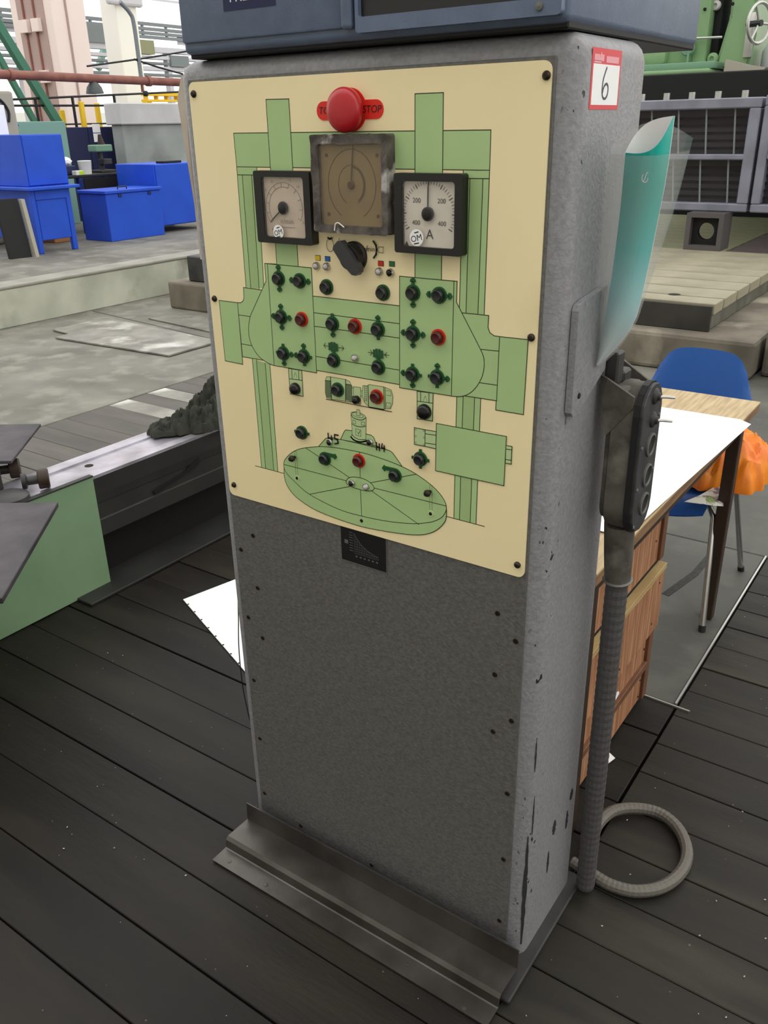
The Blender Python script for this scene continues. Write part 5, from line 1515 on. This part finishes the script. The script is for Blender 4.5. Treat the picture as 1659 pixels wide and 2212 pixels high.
# green braces
def brace(a, b, w, lab):
    d_ = (b - a); a2 = a - d_ * 1.2; t_ = (PZ - b.z) / d_.z; b2 = b + d_ * t_
    bm = B(); bar(bm, a2, b2, w, w); obj('green_brace', bm, 'brace_green', label=lab, cat='brace', group='sloping green braces')
brace(at(0, 62, X, -11), at(108, 238, X, -11), .11, 'thick sloping green steel brace in front of the pink column')
brace(at(-12, 105, X, -12), at(40, 200, X, -12), .08, 'thinner sloping green brace at the far left edge')
# crane walkway and distant steelwork before the windows
cw = thing('crane_walkway', (-18, 14, PZ), 'steel crane walkway with rails and pale panels against the bright windows', 'walkway')
z0 = at(200, 70, X, -18).z; z1 = at(200, 40, X, -18).z
for k, zz in enumerate((z0, z0 + (z1 - z0) * .3, z0 + (z1 - z0) * .62, z1)):
    bm = B(); box(bm, -18.04, -17.96, 9, 21, zz - .035, zz + .035); obj('rail', bm, 'steel_mid', cw)
for k in range(15):
    y = 9.4 + .8 * k
    bm = B(); box(bm, -18.03, -17.97, y - .025, y + .025, z0, z1); obj('stanchion', bm, 'steel_mid', cw)
for k, (y0, y1, m) in enumerate(((11.0, 12.6, 'steel_pale'), (14.0, 15.2, 'sheet_teal'), (17.0, 18.6, 'steel_pale'))):
    bm = B(); box(bm, -18.06, -18.03, y0, y1, z0 - .12, z0 + (z1 - z0) * .35); obj('infill_panel', bm, m, cw)
for y in (8.9, 21.1):
    bm = B(); box(bm, -18.2, -17.9, y - .15, y + .15, PZ, z1 + .2); obj('support_post', bm, 'column_pink', cw)
p0 = at(232, 80, X, -18); p1 = at(212, 150, X, -18)
bm = B(); bar(bm, p0, p1, .12, .12); obj('knee_brace', bm, 'sheet_teal', cw)
sr = thing('storage_rack', (-17, 14, PZ), 'pale storage racking blurred by glare below the crane walkway', 'rack')
for py, th in ((100, .12), (118, .07), (131, .05), (143, .09), (157, .05)):
    zz = at(220, py, X, -17).z
    bm = B(); box(bm, -17.1, -16.9, 8.5, 20, zz - th / 2, zz + th / 2); obj('shelf_beam', bm, 'steel_pale' if th > .06 else 'steel_mid', sr)
zt = at(220, 95, X, -17).z
for k in range(9):
    y = 8.6 + 1.4 * k
    bm = B(); box(bm, -17.08, -16.92, y - .06, y + .06, PZ, zt); obj('upright', bm, 'steel_pale', sr)
for k, (y, w, py, h_, m) in enumerate(((13.0, .7, 100, .35, 'steel_mid'), (14.6, .5, 118, .3, 'board_lime'), (15.6, .6, 143, .25, 'steel_mid'), (10.2, .8, 100, .3, 'steel_mid'), (16.8, .8, 131, .4, 'wall_white'))):
    zz = at(220, py, X, -17).z
    bm = B(); box(bm, -17.08, -16.85, y, y + w, zz + .06, zz + .06 + h_); obj('stored_part', bm, m, sr)
cb = thing('white_column', (-15, 13, PZ), 'overexposed white hall column right of the pink one', 'column')
p = at(283, 100, X, -15)
bm = B(); box(bm, -15.5, -15.0, p.y - .28, p.y + .28, PZ, HZ, .02, 1); obj('shaft', bm, 'wall_white', cb)
bm = B(); box(bm, -15.05, -14.9, p.y - .5, p.y + .4, 4.0, 4.4, .05, 2); obj('bracket_head', bm, 'steel_pale', cb)
# yellow beam trolley far behind
yb = thing('yellow_beam', (-14, 12.8, PZ), 'yellow lattice beam above the concrete slab wall', 'beam')
bm = B(); box(bm, -14.1, -13.9, 12.1, 14.5, 2.16, 2.20); obj('lower_chord', bm, 'post_yellow', yb)
bm = B(); box(bm, -14.1, -13.9, 12.1, 14.5, 2.27, 2.33); obj('upper_chord', bm, 'post_yellow', yb)
for k in range(9):
    bm = B(); box(bm, -14.05, -13.95, 12.12 + .28 * k, 12.16 + .28 * k, 2.20, 2.27); obj('lacing', bm, 'post_yellow', yb)
for y in (12.1, 14.35):
    bm = B(); box(bm, -14.08, -13.92, y, y + .12, PZ, 2.16); obj('leg', bm, 'post_yellow', yb)

# ------------------------------------------------------------------ right side: plinth, slotted table, frames, green machine
bm = B(); box(bm, -3.45, .03, 4.8, 13, 0, .26, .03, 2); obj('floor_plinth', bm, 'dirty_concrete', kind='structure')
bm = B(); box(bm, .06, 3.2, 4.95, 13, 0, .30, .03, 2); obj('floor_plinth_side', bm, 'dirty_concrete', kind='structure')
tt = thing('slotted_table', (-1.4, 6.2, .26), 'stone-grey slotted machine table on the concrete plinth', 'machine table')
ys = [4.97, 5.216, 5.585, 5.95, 6.30, 6.65, 6.99, 7.33, 7.68]
bm = B(); box(bm, -3.2, -.33, 4.985, 7.66, .262, .370, .004, 1); obj('table_body', bm, 'table_side', tt)
bm = B(); box(bm, -3.19, -.32, 4.99, 7.65, .3702, .3752); obj('slot_floor', bm, 'hole_dark', tt)
bm = B(); box(bm, -3.2, -.318, 4.958, 4.983, .262, .436, .003, 1); obj('front_face', bm, 'table_front', tt)
for a, b in zip(ys, ys[1:]):
    bm = B(); box(bm, -3.2, -.305, a + .016, b - .016, .3755, .45, .004, 1); obj('table_slat', bm, 'table_stone', tt)
bm = B(); lathe(bm, (-.66, 5.216, .4502), (0, 0, 1), [(.045, 0), (.045, .0008), (0, .0008)], 16); obj('slot_pocket', bm, 'hole_dark', tt)
# block with a hole
bl_ = thing('cast_block', (-1.17, 7.75, .45), 'dark square cast block with a round hole, carrying the grey frame', 'cast block')
bx0, bx1, bz0_, bz1_ = -1.335, -.985, .4505, .79
bm = B()
ring_prism(bm, [Vector((x, 7.62, z)) for x, z in ((bx0, bz0_), (bx1, bz0_), (bx1, bz1_), (bx0, bz1_))], [Vector((x, 7.62, z)) for x, z in ((bx0 + .045, bz0_ + .045), (bx1 - .045, bz0_ + .045), (bx1 - .045, bz1_ - .04), (bx0 + .045, bz1_ - .04))], (0, .30, 0))
obj('outer_frame', bm, 'block_dark', bl_)
n = 24
cen = Vector(((bx0 + bx1) / 2, 7.70, (bz0_ + bz1_) / 2)); hw_ = (bx1 - bx0) / 2 - .044
def sq(a):
    c__, s__ = math.cos(a), math.sin(a); k = hw_ / max(abs(c__), abs(s__)); return Vector((c__ * k, 0, s__ * k * .96))
bm = B(); ring_prism(bm, [cen + sq(2 * math.pi * k / n) for k in range(n)], [cen + Vector((.078 * math.cos(2 * math.pi * k / n), 0, .078 * math.sin(2 * math.pi * k / n))) for k in range(n)], (0, .06, 0))
obj('web_plate', bm, 'void_black', bl_)
# grey lattice frames
def lattice(name, x0, x1, y, z0, z1, lab, nb):
    root = thing(name, ((x0 + x1) / 2, y + .1, z0), lab, 'frame', 'grey lattice frames on the cast block')
    zm = (z0 + z1) / 2 - .01
    def fb(n_, a, b, c__, d__, yy0=y, yy1=y + .20, m='frame_grey'):
        bm = B(); box(bm, a, b, yy0, yy1, c__, d__, .01, 1); return obj(n_, bm, m, root)
    fb('back_panel', x0 + .05, x1 - .05, z0 + .05, z1 - .05, y + .22, y + .24, 'cell_grey')
    fb('top_rail', x0, x1, z1 - .09, z1); fb('bottom_rail', x0, x1, z0, z0 + .075); fb('middle_rail', x0 + .08, x1 - .08, zm - .025, zm + .025)
    fb('end_post', x0, x0 + .08, z0 + .075, z1 - .09); fb('end_post', x1 - .10, x1, z0 + .075, z1 - .09)
    for c0, c1 in ((z0 + .075, zm - .025), (zm + .025, z1 - .09)):
        k = 0
        zz = c0 + .05
        while zz < c1 - .03:
            bm = B(); box(bm, x0 + .08, x1 - .10, y + .10, y + .12, zz - .012, zz + .012); obj('cross_bar', bm, 'bar_dark', root)
            zz += .066
        for i in range(nb):
            x = x0 + .08 + (x1 - x0 - .18) * (i + .5) / nb
            bm = B(); tube(bm, [(x + .03, y + .07, c0), (x - .01, y + .07, c1)], .009, 8); obj('rod', bm, 'steel_mid', root)
        bm = B(); box(bm, x0 + .4, x0 + .44, y + .13, y + .16, c0, c1); obj('flat_bar', bm, 'bar_dark', root)
    for i in range(nb + 1):
        x = x0 + .12 + (x1 - x0 - .3) * i / nb
        bm = B(); tube(bm, [(x, y + .1, z1), (x, y + .1, z1 + .06)], .03, 10); obj('stud', bm, 'aluminium', root)
    return root
lattice('lattice_frame', -2.6, -.845, 7.82, .792, 1.785, 'grey lattice frame of bars resting on the dark cast block, left of the joint', 6)
lattice('lattice_frame', -.815, .9, 7.82, .792, 1.80, 'grey lattice frame of bars at the right edge of the picture', 6)
bm = B(); box(bm, .1, .5, 7.8, 8.1, .301, .7915, .01, 1); obj('cast_block', bm, 'block_dark', label='dark support block under the right-hand lattice frame', cat='cast block')
bm = B(); box(bm, -2.5, -2.2, 7.8, 8.1, .261, .7915, .01, 1); obj('cast_block', bm, 'block_dark', label='dark support block under the left end of the lattice frame', cat='cast block')
# striped boards of the next machine pit
dk_ = thing('floor_boards', (-2.5, 10.5, .26), kind='structure')
for k in range(12):
    y = 8.4 + .36 * k
    for x0, x1, m in ((-3.4, -1.25, 'board_lime'), (-1.23, .02, 'board_mauve')):
        bm = B(); box(bm, x0, x1, y, y + .32, .262, .285, .004, 1); obj('board', bm, m, dk_)
# black base put in for the dark void, and green machine on it
db = thing('void_base', (-1.5, 13.6, .26), 'black base put in for the dark void under the green machine', 'machine base')
bm = B(); box(bm, -3.4, 2.2, 13.05, 15.2, 0, 2.04, .02, 1); obj('void_block', bm, 'void_black', db)
bm = B(); box(bm, -3.45, 2.25, 8.75, 8.9, 1.72, 2.045, .01, 1); obj('apron', bm, 'void_black', db)  # part of the black base put in for the dark void
bm = B(); box(bm, -3.4, 2.2, 8.9, 13.05, 1.9, 2.045, .01, 1); obj('void_slab', bm, 'void_black', db)
for x in (-3.3, 2.0):
    bm = B(); box(bm, x, x + .12, 8.78, 8.9, .286, 1.72, .005, 1); obj('support', bm, 'void_black', db)
gmn = thing('green_machine', (-2.0, 9.6, 2.045), 'pale green machine tool head with bosses and a handwheel', 'machine tool')
def gp(n_, a, b, y0, y1, c__, d__, m='machine_green', bev=.02):
    bm = B(); box(bm, a, b, y0, y1, c__, d__, bev, 2); return obj(n_, bm, m, gmn, smooth=True)
gp('bed_flange', -3.3, -1.72, 9.1, 10.4, 2.046, 2.10)
gp('lower_flange', -3.3, -1.70, 9.2, 10.3, 2.10, 2.17, 'machine_green_dark', .01)
gp('main_column', -2.55, -1.93, 9.5, 10.3, 2.17, 3.4, 'machine_green', .03)
gp('left_housing', -3.25, -2.3, 9.42, 10.2, 2.17, 2.36, 'machine_green', .05)
gp('side_rib', -2.02, -1.88, 9.46, 9.7, 2.17, 3.4, 'machine_green', .02)
gp('dark_channel', -1.90, -1.80, 9.62, 10.1, 2.11, 3.4, 'void_black', .005)
bm = B(); prism(bm, [(-1.80, 9.55, 2.10), (-1.44, 9.55, 2.10), (-1.40, 9.55, 2.45), (-1.44, 9.55, 2.75), (-1.40, 9.55, 3.4), (-1.72, 9.55, 3.4), (-1.70, 9.55, 2.6)], (0, .7, 0))
bmesh.ops.bevel(bm, geom=bm.edges[:], offset=.03, segments=2, affect='EDGES'); obj('right_column', bm, 'machine_green', gmn, smooth=True)
gp('pale_edge', -1.50, -1.42, 9.50, 9.58, 2.20, 2.62, 'aluminium', .01)
def boss(px, py, r, y=9.5, m='machine_green'):
    p = at(px, py, Y, y); bm = B(); lathe(bm, (p.x, y, p.z), (0, -1, 0), [(r, 0), (r, .03), (r * .85, .045), (r * .4, .05), (r * .35, .03), (0, .03)], 22); return obj('boss', bm, m, gmn, smooth=True)
boss(1494, 42, .085); boss(1487, 105, .075, 9.42, 'machine_green_dark'); boss(1540, 127, .06, 9.55); boss(1548, 12, .05, 9.6, 'lamp_white')
for px, py in ((1457, 145), (1474, 143), (1523, 20), (1582, 8)):
    p = at(px, py, Y, 9.46); bm = B(); lathe(bm, (p.x, 9.48, p.z), (0, -1, 0), [(.018, 0), (.015, .04), (0, .045)], 10); obj('bolt', bm, 'hole_dark', gmn)
p0 = at(1475, 84, Y, 9.4); p1 = at(1560, 80, Y, 9.4); bm = B(); tube(bm, [p0, p1], .012, 8); obj('control_rod', bm, 'aluminium', gmn)
p = at(1488, 130, Y, 9.38); bm = B(); bar(bm, at(1488, 112, Y, 9.38), at(1483, 150, Y, 9.38), .03, .02); obj('lever', bm, 'machine_green_dark', gmn)
bm = B(); prism(bm, [at(*q, Y, 9.3) for q in ((1562, 158), (1568, 128), (1618, 140), (1655, 145), (1640, 160), (1600, 160))], (0, .15, 0)); obj('tray', bm, 'grey_beige', gmn)
hw = at(1640, 50, Y, 9.3)
ax_ = Vector((.93, -.37, 0)).normalized(); s_ = Vector((0, 0, 1)); t_ = ax_.cross(s_)
bm = B(); tube(bm, [hw + (s_ * math.cos(k * .2618) + t_ * math.sin(k * .2618)) * .185 for k in range(24)], .017, 8, True); whl = obj('handwheel', bm, 'aluminium', gmn, smooth=True)
for k in range(3):
    d_ = s_ * math.cos(k * 2.0944 + .5) + t_ * math.sin(k * 2.0944 + .5)
    bm = B(); tube(bm, [hw, hw + d_ * .18], .012, 8); obj('spoke', bm, 'aluminium', whl)
bm = B(); tube(bm, [hw + ax_ * .03, hw - ax_ * .14], .03, 10); obj('shaft', bm, 'fence_black', whl)
gr = thing('grey_drum', (-1.28, 9.7, 2.045), 'pale grey drum housing right of the green machine column', 'drum')
bm = B(); lathe(bm, (-1.12, 9.9, 2.046), (0, 0, 1), [(.27, 0), (.27, .22), (.22, .30), (.12, .34), (.12, .8), (0, .8)], 24); obj('drum', bm, 'steel_pale', gr, smooth=True)

# ------------------------------------------------------------------ bright metal chips on the floor
rnd = random.Random(5)
bm = B()
spots = []
for k in range(190):
    if k < 110: spots.append((rnd.uniform(.76, 1.5), rnd.uniform(-.5, 2.0)))
    else: spots.append((rnd.uniform(-1.2, .7), rnd.uniform(-.9, 1.0)))
for x, y in spots:
    if -.05 < x < .76 and -.18 < y < .29: continue
    if x < .68 and .3 < y < 1.04: continue
    r = rnd.choice((.0012, .0016, .002, .003)); a = rnd.uniform(0, 6.28)
    c__ = Vector((x, y, .0022)); u_ = Vector((math.cos(a), math.sin(a), 0)) * r; v_ = Vector((-math.sin(a), math.cos(a), .3)) * r * .6
    vs = [bm.verts.new(c__ + u_ + v_ * .2), bm.verts.new(c__ + v_), bm.verts.new(c__ - u_), bm.verts.new(c__ - v_), bm.verts.new(c__ + Vector((0, 0, r * .7)))]
    for i in range(4): bm.faces.new((vs[i], vs[(i + 1) % 4], vs[4]))
    bm.faces.new(vs[3::-1])
obj('metal_chips', bm, 'swarf', label='bright metal chips scattered over the oily planks', cat='metal chips', kind='stuff')

# small dark stand foot on the concrete at the left edge
tp = thing('stand_foot', at(6, 662, Z, 0), 'thin black stand foot on the concrete at the far left edge', 'stand')
p = at(-4, 640, Z, .0); q0 = at(8, 667, Z, .006); q1 = at(20, 664, Z, .006)
apex = Vector(((q0.x + q1.x) / 2 - .05, (q0.y + q1.y) / 2 - .05, .17))
for q in (q0, q1, Vector((apex.x * 2 - q0.x, apex.y * 2 - q1.y, .006))):
    bm = B(); tube(bm, [q, apex], .012, 8); obj('leg', bm, 'fence_black', tp)
bm = B(); tube(bm, [apex - Vector((0, 0, .01)), apex + Vector((0, 0, .9))], .014, 8); obj('pole', bm, 'fence_black', tp)
